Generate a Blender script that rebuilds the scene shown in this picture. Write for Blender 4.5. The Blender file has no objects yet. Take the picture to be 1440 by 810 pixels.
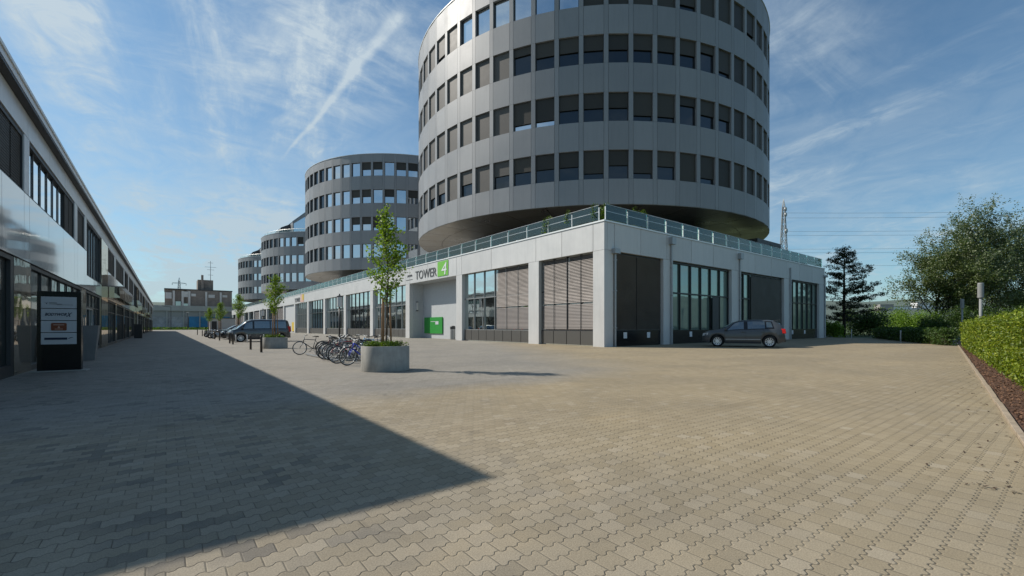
import bpy, math, random
import numpy as np
from mathutils import Vector, Matrix, Euler
random.seed(7); rng = np.random.default_rng(7)
R = math.radians
scene = bpy.context.scene
col = scene.collection
PI = math.pi

# ------------------------------------------------------------------ camera
cam_d = bpy.data.cameras.new("camera"); cam = bpy.data.objects.new("camera", cam_d); col.objects.link(cam)
cam.location = (0, 0, 1.3); cam.rotation_euler = (R(90), 0, R(-37.8))
cam_d.sensor_width = 36; cam_d.lens = 15.675; cam_d.shift_y = 0.0378
cam_d.clip_start = 0.05; cam_d.clip_end = 8000
scene.camera = cam
# ------------------------------------------------------------------ node helper
class NT:
    def __init__(s, tree): s.t = tree; s.n = tree.nodes; s.l = tree.links
    def node(s, typ, **kw):
        n = s.n.new(typ)
        for k, v in kw.items(): setattr(n, k, v)
        return n
    def put(s, sock, v):
        if v is None: return
        if hasattr(v, 'is_output') or isinstance(v, bpy.types.NodeSocket): s.l.new(v, sock)
        else:
            if isinstance(v, (tuple, list)) and len(v) == 3 and sock.type == 'RGBA': v = (*v, 1)
            sock.default_value = v
    def m(s, op, a, b=None, c=None, clamp=False):
        n = s.node('ShaderNodeMath', operation=op, use_clamp=clamp)
        for i, v in enumerate((a, b, c)):
            if v is not None: s.put(n.inputs[i], v)
        return n.outputs[0]
    def vm(s, op, a, b=None):
        n = s.node('ShaderNodeVectorMath', operation=op)
        s.put(n.inputs[0], a)
        if b is not None: s.put(n.inputs[1], b)
        return n.outputs['Value'] if op in ('DOT_PRODUCT', 'LENGTH') else n.outputs[0]
    def comb(s, x, y, z=0.0):
        n = s.node('ShaderNodeCombineXYZ')
        for i, v in enumerate((x, y, z)): s.put(n.inputs[i], v)
        return n.outputs[0]
    def sep(s, v):
        n = s.node('ShaderNodeSeparateXYZ'); s.put(n.inputs[0], v); return n.outputs
    def noise(s, vec, scale, detail=4, rough=.55, dist=0.0):
        n = s.node('ShaderNodeTexNoise'); s.put(n.inputs['Vector'], vec)
        n.inputs['Scale'].default_value = scale; n.inputs['Detail'].default_value = detail
        n.inputs['Roughness'].default_value = rough; n.inputs['Distortion'].default_value = dist
        return n.outputs['Fac']
    def rng(s, v, a, b, c=0.0, d=1.0, smooth=False):
        n = s.node('ShaderNodeMapRange', clamp=True)
        if smooth: n.interpolation_type = 'SMOOTHSTEP'
        for i, x in enumerate((v, a, b, c, d)): s.put(n.inputs[i], x)
        return n.outputs[0]
    def mix(s, f, a, b, mode='MIX'):
        n = s.node('ShaderNodeMix', data_type='RGBA', blend_type=mode)
        s.put(n.inputs[0], f); s.put(n.inputs[6], a); s.put(n.inputs[7], b)
        return n.outputs[2]
    def bump(s, h, strength=.3, dist=.01):
        n = s.node('ShaderNodeBump'); n.inputs['Strength'].default_value = strength
        n.inputs['Distance'].default_value = dist; s.put(n.inputs['Height'], h); return n.outputs[0]

# ------------------------------------------------------------------ world, sun, exposure
SV = Vector((0.664, -0.85, -1.0))                       # way the sunlight travels
elev = math.asin(1 / SV.length); az = math.atan2(-SV.x, -SV.y)   # from +Y towards +X
world = bpy.data.worlds.new("World"); scene.world = world; world.use_nodes = True
w = NT(world.node_tree); w.n.clear()
sky = w.node('ShaderNodeTexSky', sky_type='NISHITA'); sky.sun_disc = False
sky.sun_elevation = elev; sky.sun_rotation = az; sky.air_density = 1.0; sky.dust_density = 0.6; sky.ozone_density = 2.0; sky.altitude = 300
tc = w.node('ShaderNodeTexCoord').outputs['Generated']
dn = w.vm('NORMALIZE', tc); dx, dy, dz = w.sep(dn)
zz = w.m('ADD', w.m('MAXIMUM', dz, 0.0), 0.16)
pu = w.m('DIVIDE', dx, zz); pv = w.m('DIVIDE', dy, zz)
# wispy cirrus: two stretched noises
c1 = w.noise(w.comb(w.m('MULTIPLY', w.m('ADD', pu, w.m('MULTIPLY', pv, .5)), .75), w.m('MULTIPLY', w.m('SUBTRACT', pv, w.m('MULTIPLY', pu, .4)), .36)), 1.7, 11, .62, .6)
c2 = w.noise(w.comb(w.m('ADD', pu, 4.3), w.m('ADD', pv, 1.7)), .75, 3, .5, .3)
c3 = w.noise(w.comb(w.m('MULTIPLY', pu, .55), w.m('MULTIPLY', pv, 1.9), 3.0), 2.3, 10, .64, .7)
cl = w.m('MULTIPLY', w.rng(c1, .42, .70, 0, .75, True), w.rng(c2, .36, .62, .15, 1, True))
cl = w.m('ADD', cl, w.m('MULTIPLY', w.rng(c3, .45, .72, 0, .55, True), w.rng(c2, .42, .6, 0, 1, True)))
sa, ca = math.sin(R(9)), math.cos(R(9))
alo = w.m('ADD', w.m('MULTIPLY', pu, sa), w.m('MULTIPLY', pv, ca)); per_ = w.m('SUBTRACT', w.m('MULTIPLY', pu, ca), w.m('MULTIPLY', pv, sa))
c4 = w.noise(w.comb(w.m('MULTIPLY', per_, 2.0), w.m('MULTIPLY', alo, .38), 7.7), 1.7, 11, .62, .35)
c5 = w.noise(w.comb(w.m('MULTIPLY', per_, 1.0), w.m('MULTIPLY', alo, .8), 1.2), 6.5, 9, .66, .8)
cl = w.m('ADD', cl, w.m('MULTIPLY', w.rng(c4, .46, .66, 0, .8, True), w.rng(c5, .3, .65, .2, 1)))
cl = w.m('MULTIPLY', cl, w.rng(c5, .32, .62, .45, 1.1))
left = w.rng(w.vm('DOT_PRODUCT', dn, (-0.45, 0.89, 0)), -.45, .85, .45, 1.0, True)   # more veil towards the sun side
cl = w.m('MULTIPLY', cl, left)
veil = w.m('MULTIPLY', w.rng(dz, 0.03, .62, .85, .03, True), w.rng(c5, .3, .68, .45, 1))
cl = w.m('ADD', cl, w.m('MULTIPLY', veil, left), clamp=True)
# vapour trail along a great circle
fF = Vector((math.sin(R(37.8)), math.cos(R(37.8)), 0)); fR = Vector((math.cos(R(37.8)), -math.sin(R(37.8)), 0))
def pix(x, y): return (fF + fR * ((x - 720) / 627) + Vector((0, 0, (459.5 - y) / 627))).normalized()
ta, tb = pix(405, 215), pix(562, 22); tn = ta.cross(tb).normalized(); tm = (tb - ta).normalized()
wob = w.m('MULTIPLY', w.m('SUBTRACT', w.noise(dn, 9, 3), .5), .022)
dist = w.m('ABSOLUTE', w.m('ADD', w.vm('DOT_PRODUCT', dn, tuple(tn)), wob))
al = w.m('DIVIDE', w.m('SUBTRACT', w.vm('DOT_PRODUCT', dn, tuple(tm)), ta.dot(tm)), tb.dot(tm) - ta.dot(tm))
wid = w.rng(al, 0, 1, .004, .017)
trail = w.m('MULTIPLY', w.rng(w.m('DIVIDE', dist, wid), 0, 1, .58, 0, True), w.m('MULTIPLY', w.rng(al, -.1, .15, 0, 1, True), w.rng(al, .8, 1.15, 1, 0, True)))
trail = w.m('MULTIPLY', trail, w.rng(w.noise(dn, 14, 4), .3, .6, .35, 1))
cl = w.m('ADD', cl, trail, clamp=True)
deep = w.mix(1.0, sky.outputs[0], (0.55, 0.80, 0.86), 'MULTIPLY')
cloud_c = w.mix(w.rng(dz, 0, .5, 0, 1), (3.5, 4.3, 4.75), (4.6, 5.3, 5.7))
skyc = w.mix(w.m('MULTIPLY', cl, .85), deep, cloud_c)
bg = w.node('ShaderNodeBackground'); w.put(bg.inputs[0], skyc); bg.inputs[1].default_value = 0.132
wo = w.node('ShaderNodeOutputWorld'); w.l.new(bg.outputs[0], wo.inputs[0])

sun_d = bpy.data.lights.new("sun", 'SUN'); sun_d.energy = 4.9; sun_d.angle = R(0.55); sun_d.color = (1.0, .93, .83)
sun = bpy.data.objects.new("sun", sun_d); col.objects.link(sun); sun.rotation_euler = SV.to_track_quat('-Z', 'Y').to_euler()
sun.location = (-40, 50, 60)
scene.view_settings.view_transform = 'Standard'; scene.view_settings.look = 'None'
scene.view_settings.exposure = 0.0; scene.view_settings.gamma = 1.0; scene.view_settings.use_curve_mapping = False

# ------------------------------------------------------------------ mesh helpers
class MB:
    def __init__(s): s.v = []; s.f = []; s.mi = []
    def quad(s, a, b, c, d, mi=0):
        i = len(s.v); s.v += [tuple(a), tuple(b), tuple(c), tuple(d)]; s.f.append((i, i+1, i+2, i+3)); s.mi.append(mi); return s
    def box(s, x0, x1, y0, y1, z0, z1, mi=0):
        i = len(s.v)
        s.v += [(x, y, z) for z in (z0, z1) for x, y in ((x0, y0), (x1, y0), (x1, y1), (x0, y1))]
        for q in ((3, 2, 1, 0), (4, 5, 6, 7), (0, 1, 5, 4), (1, 2, 6, 5), (2, 3, 7, 6), (3, 0, 4, 7)):
            s.f.append(tuple(i + k for k in q)); s.mi.append(mi)
        return s
    def obox(s, c, ux, uy, uz, mi=0):      # oriented box: centre, half-vectors
        c = Vector(c); ux, uy, uz = Vector(ux), Vector(uy), Vector(uz); i = len(s.v)
        s.v += [tuple(c + ux*a + uy*b + uz*d) for d in (-1, 1) for a, b in ((-1, -1), (1, -1), (1, 1), (-1, 1))]
        for q in ((3, 2, 1, 0), (4, 5, 6, 7), (0, 1, 5, 4), (1, 2, 6, 5), (2, 3, 7, 6), (3, 0, 4, 7)):
            s.f.append(tuple(i + k for k in q)); s.mi.append(mi)
        return s
    def tube(s, p0, p1, r0, r1=None, n=8, mi=0, caps=True):
        p0, p1 = Vector(p0), Vector(p1); r1 = r0 if r1 is None else r1
        d = (p1 - p0)
        if d.length < 1e-6: return s
        d.normalize(); u = d.orthogonal().normalized(); v = d.cross(u); i = len(s.v)
        for p, r in ((p0, r0), (p1, r1)):
            for k in range(n):
                a = 2*PI*k/n; s.v.append(tuple(p + (u*math.cos(a) + v*math.sin(a))*r))
        for k in range(n):
            s.f.append((i+k, i+(k+1) % n, i+n+(k+1) % n, i+n+k)); s.mi.append(mi)
        if caps:
            s.f.append(tuple(i+k for k in reversed(range(n)))); s.mi.append(mi)
            s.f.append(tuple(i+n+k for k in range(n))); s.mi.append(mi)
        return s
    def path(s, pts, r, n=6, mi=0):
        for a, b in zip(pts, pts[1:]): s.tube(a, b, r, r, n, mi)
        return s
    def prism(s, poly, z0, z1, mi=0):      # poly CCW in xy
        i = len(s.v); n = len(poly)
        s.v += [(x, y, z0) for x, y in poly] + [(x, y, z1) for x, y in poly]
        for k in range(n): s.f.append((i+k, i+(k+1) % n, i+n+(k+1) % n, i+n+k)); s.mi.append(mi)
        s.f.append(tuple(i+k for k in reversed(range(n)))); s.mi.append(mi)
        s.f.append(tuple(i+n+k for k in range(n))); s.mi.append(mi)
        return s
    def torus(s, c, R_, r, axis='y', n=28, m=6, mi=0):
        c = Vector(c); i = len(s.v)
        for a in range(n):
            A = 2*PI*a/n
            for b in range(m):
                B = 2*PI*b/m; rr = R_ + r*math.cos(B); h = r*math.sin(B)
                p = {'y': (rr*math.cos(A), h, rr*math.sin(A)), 'z': (rr*math.cos(A), rr*math.sin(A), h), 'x': (h, rr*math.cos(A), rr*math.sin(A))}[axis]
                s.v.append(tuple(c + Vector(p)))
        for a in range(n):
            for b in range(m):
                s.f.append((i+a*m+b, i+((a+1) % n)*m+b, i+((a+1) % n)*m+(b+1) % m, i+a*m+(b+1) % m)); s.mi.append(mi)
        return s
    def lathe(s, prof, c=(0, 0, 0), n=24, mi=0):
        i = len(s.v); k = len(prof)
        for a in range(n):
            A = 2*PI*a/n
            for r, z in prof: s.v.append((c[0]+r*math.cos(A), c[1]+r*math.sin(A), c[2]+z))
        for a in range(n):
            for b in range(k-1):
                s.f.append((i+a*k+b, i+((a+1) % n)*k+b, i+((a+1) % n)*k+b+1, i+a*k+b+1)); s.mi.append(mi)
        return s
    def arr(s, verts, faces, mi=0):
        i = len(s.v); s.v += [tuple(v) for v in verts]
        for f in faces: s.f.append(tuple(i+k for k in f)); s.mi.append(mi)
        return s
    def mesh(s, name, mats, smooth=False, off=(0, 0, 0)):
        me = bpy.data.meshes.new(name)
        v = np.array(s.v, dtype=float).reshape(-1, 3) - np.array(off)
        me.from_pydata(v.tolist(), [], s.f)
        for m in (mats if isinstance(mats, (list, tuple)) else [mats]): me.materials.append(m)
        me.polygons.foreach_set('material_index', s.mi)
        if smooth: me.polygons.foreach_set('use_smooth', [True]*len(s.f))
        me.update(); return me
    def build(s, name, mats, parent=None, smooth=False, off=None, bevel=0):
        if off is None: off = tuple(parent.matrix_world_loc) if False else ((0, 0, 0) if parent is None else parent.get('_off', (0, 0, 0)))
        o = bpy.data.objects.new(name, s.mesh(name, mats, smooth, tuple(off))); col.objects.link(o)
        if parent: o.parent = parent
        if bevel:
            b = o.modifiers.new('bevel', 'BEVEL'); b.width = bevel; b.segments = 2; b.limit_method = 'ANGLE'
        return o
OFFS = {}
def place(mb, name, mats, parent, **kw):     # verts given in world space, thing unrotated at its base
    r = parent
    while r.parent: r = r.parent
    return mb.build(name, mats, parent, off=OFFS[r.name], **kw)
def tag(o, label=None, cat=None, group=None, kind=None):
    if label: o['label'] = label
    if cat: o['category'] = cat
    if group: o['group'] = group
    if kind: o['kind'] = kind
    return o
def thing(name, label, cat, loc=(0, 0, 0), rz=0, group=None):
    o = bpy.data.objects.new(name, None); col.objects.link(o); o.empty_display_size = .3
    o.location = loc; o.rotation_euler = (0, 0, rz); OFFS[o.name] = tuple(loc)
    return tag(o, label, cat, group)
kids = {}
def copy_tree(o, parent=None):
    c = o.copy(); col.objects.link(c); c.parent = parent
    for ch in list(o.children): copy_tree(ch, c)
    return c
def dup(o, loc, rz=0, label=None, group=None, scale=None):
    c = copy_tree(o); c.location = loc; c.rotation_euler = (0, 0, rz)
    if label: c['label'] = label
    if group: c['group'] = group
    if scale: c.scale = (scale,)*3
    return c
def struct(mb, name, mats, **kw):
    o = mb.build(name, mats, **kw); o['kind'] = 'structure'; return o

# ------------------------------------------------------------------ materials
def pm(name, c, rough=.6, metal=0.0, spec=.5, var=0.0, vscale=3.0, bump=0.0, bscale=30.0, coat=0.0, stretch=None, isl=0.0, orand=0.0, streak=0.0):
    m = bpy.data.materials.new(name); m.use_nodes = True; n = NT(m.node_tree); b = m.node_tree.nodes['Principled BSDF']
    b.inputs['Roughness'].default_value = rough; b.inputs['Metallic'].default_value = metal
    b.inputs['Specular IOR Level'].default_value = spec; b.inputs['Coat Weight'].default_value = coat
    c = tuple(c)
    if var or bump:
        v = n.node('ShaderNodeTexCoord').outputs['Object']
        if stretch: v = n.vm('MULTIPLY', v, stretch)
    if var:
        f = n.noise(v, vscale, 5, .6)
        lo = tuple(max(0, k*(1-var)) for k in c); hi = tuple(min(1, k*(1+var)) for k in c)
        n.put(b.inputs['Base Color'], n.mix(n.rng(f, .3, .7), lo, hi))
        n.put(b.inputs['Roughness'], n.rng(f, .3, .7, max(.02, rough-.07), min(1, rough+.07)))
    else: b.inputs['Base Color'].default_value = (*c, 1)
    if isl or orand or streak:
        src = b.inputs['Base Color'].links[0].from_socket if b.inputs['Base Color'].links else (*c, 1)
        if isl: rr_ = n.node('ShaderNodeNewGeometry').outputs['Random Per Island']; k_ = n.rng(rr_, 0, 1, 1-isl, 1+isl)
        elif orand: rr_ = n.node('ShaderNodeObjectInfo').outputs['Random']; k_ = n.rng(rr_, 0, 1, 1-orand, 1+orand)
        else: k_ = 1.0
        if streak:
            vv = n.node('ShaderNodeTexCoord').outputs['Object']
            sn = n.noise(n.vm('MULTIPLY', vv, (2.6, 2.6, .22)), 1.6, 4, .65); k_ = n.m('MULTIPLY', k_, n.rng(sn, .45, .75, 1, 1-streak))
        n.put(b.inputs['Base Color'], n.mix(1.0, src, n.comb(k_, k_, k_), 'MULTIPLY'))
    if bump: n.put(b.inputs['Normal'], n.bump(n.noise(v, bscale, 4), bump, .01))
    return m
def glassm(name, tint, refl, base=.02, rough=.02, gtint=(.9, .95, 1.0), wave=.0):
    m = bpy.data.materials.new(name); m.use_nodes = True; n = NT(m.node_tree); n.n.clear()
    d = n.node('ShaderNodeBsdfPrincipled'); d.inputs['Base Color'].default_value = (*tint, 1); d.inputs['Roughness'].default_value = .3; d.inputs['Specular IOR Level'].default_value = .1
    g = n.node('ShaderNodeBsdfGlossy'); g.inputs[0].default_value = (*gtint, 1); g.inputs['Roughness'].default_value = rough
    lw = n.node('ShaderNodeFresnel'); lw.inputs[0].default_value = 1.5
    fac = n.m('ADD', n.m('MULTIPLY', lw.outputs[0], .9), refl, clamp=True)
    if wave:
        v = n.node('ShaderNodeTexCoord').outputs['Object']
        nb = n.bump(n.noise(v, .9, 1), wave, .05); n.put(g.inputs['Normal'], nb)
    mx = n.node('ShaderNodeMixShader'); n.put(mx.inputs[0], fac); n.l.new(d.outputs[0], mx.inputs[1]); n.l.new(g.outputs[0], mx.inputs[2])
    o = n.node('ShaderNodeOutputMaterial'); n.l.new(mx.outputs[0], o.inputs[0]); return m
def leafm(name, c1, c2, c3, trans=.35, spec=.35):
    m = bpy.data.materials.new(name); m.use_nodes = True; n = NT(m.node_tree); n.n.clear()
    ri = n.node('ShaderNodeNewGeometry').outputs['Random Per Island']
    v = n.node('ShaderNodeTexCoord').outputs['Object']
    cc = n.mix(n.rng(ri, 0, .6), c1, c2); cc = n.mix(n.rng(ri, .75, 1), cc, c3)
    cc = n.mix(n.rng(n.noise(v, 1.3, 2), .35, .65, 0, .45), cc, tuple(k*.65 for k in c1))
    d = n.node('ShaderNodeBsdfPrincipled'); n.put(d.inputs['Base Color'], cc); d.inputs['Roughness'].default_value = .5; d.inputs['Specular IOR Level'].default_value = spec
    t = n.node('ShaderNodeBsdfTranslucent'); n.put(t.inputs[0], n.mix(1.0, cc, (1.15, 1.25, .55), 'MULTIPLY'))
    mx = n.node('ShaderNodeMixShader'); mx.inputs[0].default_value = trans
    n.l.new(d.outputs[0], mx.inputs[1]); n.l.new(t.outputs[0], mx.inputs[2])
    o = n.node('ShaderNodeOutputMaterial'); n.l.new(mx.outputs[0], o.inputs[0]); return m

def paving_mat():
    m = bpy.data.materials.new('interlocking_pavers'); m.use_nodes = True; n = NT(m.node_tree); b = m.node_tree.nodes['Principled BSDF']
    pos = n.node('ShaderNodeTexCoord').outputs['Object']; x, y, z = n.sep(pos)
    # slight wander of the laid rows
    wn = n.m('MULTIPLY', n.m('SUBTRACT', n.noise(pos, .55, 2), .5), .05)
    y = n.m('ADD', y, wn)
    LX, LY = .170, .130
    t = n.m('PINGPONG', n.m('ADD', x, .020), LX/4)
    tr = n.m('MULTIPLY', n.m('SUBTRACT', n.m('DIVIDE', t, LX/4), .5), 4.2)
    tr = n.m('MINIMUM', n.m('MAXIMUM', tr, -1.0), 1.0)
    y2 = n.m('DIVIDE', n.m('ADD', y, n.m('MULTIPLY', tr, .0110)), LY)
    row = n.m('FLOOR', y2); fy = n.m('SUBTRACT', y2, row)
    dyj = n.m('MULTIPLY', n.m('MINIMUM', fy, n.m('SUBTRACT', 1.0, fy)), LY)
    xs = n.m('ADD', n.m('DIVIDE', x, LX), n.m('MULTIPLY', n.m('MODULO', n.m('ABSOLUTE', row), 2.0), .5))
    cl_ = n.m('FLOOR', xs); fx = n.m('SUBTRACT', xs, cl_)
    dxj = n.m('MULTIPLY', n.m('MINIMUM', fx, n.m('SUBTRACT', 1.0, fx)), LX)
    dj = n.m('MINIMUM', n.m('ADD', dxj, .0012), dyj)
    wn2 = n.node('ShaderNodeTexWhiteNoise', noise_dimensions='2D'); n.put(wn2.inputs['Vector'], n.comb(cl_, row)); rv = wn2.outputs['Value']
    wn3 = n.node('ShaderNodeTexWhiteNoise', noise_dimensions='3D'); n.put(wn3.inputs['Vector'], n.comb(cl_, row, 5.0)); rv2 = wn3.outputs['Value']
    fine = n.noise(pos, 105, 4, .75); mid = n.noise(pos, 9, 4, .6); big = n.noise(pos, .35, 5, .6, .4); big2 = n.noise(n.vm('ADD', pos, (31, 7, 0)), .9, 4, .6)
    # zones: grey street paving, tan yard paving
    edge = n.m('MULTIPLY', n.m('SUBTRACT', n.noise(pos, .5, 4, .7), .5), 3.2)
    px, py, pz = n.sep(pos)
    zy = n.rng(n.m('ADD', py, edge), 7.2, 9.0, 0, 1); zx = n.rng(n.m('ADD', n.m('ADD', px, edge), n.m('MULTIPLY', py, -.55)), 3.5, 8.0, 1, 0)
    zone = n.m('MULTIPLY', zy, zx)
    tan = n.mix(rv, (.378, .306, .194), (.425, .348, .228))
    tan = n.mix(n.rng(rv2, .90, 1.0, 0, .5), tan, (.50, .43, .32))
    gry = n.mix(rv, (.310, .285, .240), (.360, .332, .285))
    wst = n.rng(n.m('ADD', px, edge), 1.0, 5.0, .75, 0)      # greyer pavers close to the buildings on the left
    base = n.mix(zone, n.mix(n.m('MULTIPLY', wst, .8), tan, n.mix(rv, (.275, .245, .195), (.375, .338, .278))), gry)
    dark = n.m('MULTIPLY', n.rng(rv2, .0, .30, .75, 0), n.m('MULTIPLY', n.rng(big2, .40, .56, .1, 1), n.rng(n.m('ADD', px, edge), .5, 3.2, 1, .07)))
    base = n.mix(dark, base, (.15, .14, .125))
    base = n.mix(n.rng(big, .40, .66, 0, .6), base, n.mix(1.0, base, (.72, .74, .78), 'MULTIPLY'))
    base = n.mix(n.rng(big2, .58, .8, 0, .5), base, n.mix(1.0, base, (1.18, 1.13, 1.05), 'MULTIPLY'))
    base = n.mix(n.rng(mid, .3, .7, 0, .22), base, n.mix(1.0, base, (.7, .7, .7), 'MULTIPLY'))
    base = n.mix(n.rng(fine, .35, .65, 0, .75), base, n.mix(1.0, base, (.5, .5, .5), 'MULTIPLY'))
    st1 = n.noise(n.vm('ADD', pos, (11, 3, 0)), 1.7, 4, .62, .8)            # oil and tyre stains
    base = n.mix(n.rng(st1, .62, .74, 0, .5, True), base, n.mix(1.0, base, (.5, .5, .52), 'MULTIPLY'))
    st2 = n.noise(n.vm('MULTIPLY', n.vm('ADD', pos, (-4, 9, 0)), (.35, 1.1, 1)), .55, 5, .65, .5)      # pale salt bloom, stretched along the wheel tracks
    base = n.mix(n.rng(st2, .58, .72, 0, .55, True), base, n.mix(1.0, base, (1.22, 1.17, 1.08), 'MULTIPLY'))
    trk = n.noise(n.vm('MULTIPLY', pos, (.09, 1.6, 1)), 1.0, 3, .5)
    base = n.mix(n.rng(trk, .55, .7, 0, .28), base, n.mix(1.0, base, (.74, .72, .70), 'MULTIPLY'))
    ja = n.rng(n.noise(pos, 2.6, 4, .7), .35, .62, .25, 1)
    jm = n.m('MULTIPLY', n.rng(dj, .0018, .0042, 1, 0, True), ja)
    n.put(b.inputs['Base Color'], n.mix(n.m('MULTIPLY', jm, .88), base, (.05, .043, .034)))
    h = n.m('ADD', n.rng(dj, .001, .009, 0, 1, True), n.m('ADD', n.m('MULTIPLY', fine, .16), n.m('MULTIPLY', rv, .25)))
    n.put(b.inputs['Normal'], n.bump(h, .75, .005))
    b.inputs['Roughness'].default_value = .82; b.inputs['Specular IOR Level'].default_value = .3
    return m

M = {}
M['paving'] = paving_mat()
M['soil'] = pm('ground_grass', (.06, .085, .03), .95, var=.5, vscale=.3)
M['mulch'] = pm('bark_mulch', (.085, .042, .024), .95, var=.7, vscale=22, bump=1.0, bscale=45)
M['chip'] = pm('bark_chip', (.15, .078, .043), .9, var=.5, vscale=6)
M['kerb'] = pm('kerb_concrete', (.33, .265, .19), .85, var=.2, vscale=5, bump=.3, bscale=60)
M['concrete'] = pm('planter_concrete', (.34, .335, .31), .85, streak=.3, var=.22, vscale=2.2, bump=.25, bscale=70)
M['alu'] = pm('facade_aluminium', (.49, .49, .485), .42, metal=.35, var=.05, vscale=.6)
M['alu_white'] = pm('coping_aluminium', (.74, .76, .75), .4, metal=.2)
M['pod'] = pm('podium_panel', (.56, .56, .55), .5, metal=.05, var=.05, vscale=.7, isl=.05, streak=.08)
M['tower'] = pm('tower_panel', (.245, .250, .258), .5, metal=.15, var=.05, vscale=.25, isl=.08, streak=.07)
M['gap'] = pm('joint_dark', (.045, .047, .05), .7)
M['bronze'] = pm('soffit_bronze', (.17, .145, .11), .32, metal=.75, var=.2, vscale=.4)
M['frame'] = pm('window_frame_dark', (.05, .052, .055), .5, metal=.3)
M['frame_l'] = pm('window_frame_grey', (.30, .31, .31), .45, metal=.5)
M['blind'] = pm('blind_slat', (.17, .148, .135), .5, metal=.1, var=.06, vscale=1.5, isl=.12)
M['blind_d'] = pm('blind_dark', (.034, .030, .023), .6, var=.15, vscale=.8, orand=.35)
M['blind_m'] = pm('blind_mid', (.066, .060, .053), .55, var=.15, vscale=.8, orand=.3)
M['glass'] = glassm('office_glass', (.012, .015, .018), .30)
M['glass_t'] = glassm('tower_glass', (.012, .014, .016), .03, gtint=(.70, .8, .9))
M['glass_b'] = glassm('tower_glass_bright', (.02, .025, .03), .62, gtint=(.88, .95, 1.0))
M['glass_s'] = glassm('shop_glass', (.022, .025, .024), .06, gtint=(.72, .78, .76), wave=.08)
M['glass_g'] = glassm('green_shop_glass', (.13, .18, .155), .14, gtint=(.8, .95, .9), wave=.05)
M['cladd'] = bpy.data.materials.new('polished_cladding'); 
def cl_mat(m, c, rough):
    m.use_nodes = True; n = NT(m.node_tree); b = m.node_tree.nodes['Principled BSDF']
    v = n.node('ShaderNodeTexCoord').outputs['Object']
    b.inputs['Base Color'].default_value = (*c, 1); b.inputs['Metallic'].default_value = .55; b.inputs['Roughness'].default_value = rough
    n.put(b.inputs['Normal'], n.bump(n.noise(n.vm('MULTIPLY', v, (1, .4, .25)), 1.3, 1), .10, .03))
cl_mat(M['cladd'], (.72, .715, .70), .05)
M['cladd_m'] = pm('satin_cladding', (.74, .74, .74), .38, metal=.25, var=.04, vscale=.5, isl=.05, streak=.08)
M['brown'] = glassm('brown_polished_panel', (.10, .085, .07), .30, gtint=(.8, .72, .62), wave=.15)
M['black'] = pm('black_powdercoat', (.015, .015, .017), .45)
M['blackg'] = pm('black_gloss', (.008, .008, .009), .22)
M['white'] = pm('white_paint', (.72, .73, .74), .45)
M['signw'] = pm('sign_plate', (.55, .57, .60), .4)
M['ink'] = pm('dark_blue_ink', (.012, .02, .05), .5)
M['grey_ink'] = pm('grey_lettering', (.11, .11, .11), .5)
M['rust'] = pm('badge_brown', (.22, .06, .025), .5)
M['green'] = pm('green_sign', (.17, .47, .055), .45)
M['green2'] = pm('green_board', (.02, .26, .035), .5)
M['yellow'] = pm('yellow_board', (.62, .45, .06), .5)
M['orange'] = pm('orange_sign', (.62, .40, .32), .5)
M['steel'] = pm('galvanised_steel', (.45, .47, .48), .4, metal=.7, var=.1, vscale=4)
M['pipe'] = pm('grey_pipe', (.36, .38, .39), .45, metal=.4)
M['lamp'] = pm('frosted_lamp', (.62, .62, .6), .4); M['lamp2'] = pm('weathered_lamp', (.23, .24, .235), .6, var=.1)
M['bark'] = pm('tree_bark', (.10, .075, .05), .9, var=.35, vscale=8, bump=.6, bscale=25)
M['bark_d'] = pm('dark_bark', (.022, .018, .014), .95, var=.3, vscale=5)
M['stake'] = pm('wood_stake', (.30, .17, .085), .8, var=.25, vscale=10, stretch=(4, 4, .5))
M['leaf_y'] = leafm('leaf_young_tree', (.15, .24, .022), (.23, .34, .03), (.32, .42, .06), .42)
M['leaf_h'] = leafm('leaf_hedge', (.07, .12, .010), (.24, .32, .018), (.46, .47, .05), .35, .5)
M['leaf_hd'] = leafm('leaf_low_hedge', (.035, .07, .015), (.06, .11, .02), (.10, .16, .03), .3)
M['leaf_g'] = leafm('leaf_shrub', (.06, .11, .015), (.12, .20, .02), (.20, .28, .04), .35)
M['leaf_b'] = leafm('leaf_big_tree', (.06, .095, .022), (.11, .15, .035), (.22, .25, .12), .3, .6)
M['leaf_w'] = leafm('leaf_silver_tree', (.08, .125, .05), (.15, .20, .09), (.30, .33, .25), .3, .7)
M['leaf_u'] = leafm('leaf_understory', (.11, .20, .025), (.19, .31, .04), (.28, .40, .06), .4)
M['needle'] = leafm('pine_needles', (.018, .032, .014), (.035, .05, .02), (.07, .08, .03), .15)
M['hedge_core'] = pm('hedge_core', (.03, .035, .012), .95)
M['car_grey'] = pm('car_paint_graphite', (.045, .052, .058), .38, metal=.0, coat=.6)
M['car_blk'] = pm('car_paint_black', (.015, .016, .02), .28, metal=.3, coat=1.0)
M['car_van'] = pm('van_paint_anthracite', (.065, .068, .070), .32, metal=.5, coat=1.0)
M['car_glass'] = glassm('car_glass', (.035, .05, .052), .16)
M['tyre'] = pm('rubber', (.014, .014, .014), .85)
M['rim'] = pm('alloy_rim', (.75, .76, .77), .3, metal=.4)
M['plastic'] = pm('black_plastic', (.02, .02, .021), .6)
M['red_l'] = pm('tail_lamp_red', (.55, .01, .012), .2)
M['head_l'] = pm('head_lamp', (.6, .63, .66), .12, metal=.3)
M['plate'] = pm('number_plate', (.7, .7, .68), .5)
M['brick'] = pm('brown_brick', (.24, .20, .17), .9, var=.2, vscale=.7)
M['far_conc'] = pm('far_concrete', (.46, .455, .43), .9, var=.12, vscale=.15)
M['far_white'] = pm('far_white_panel', (.55, .53, .50), .8, var=.1, vscale=.3)
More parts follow.
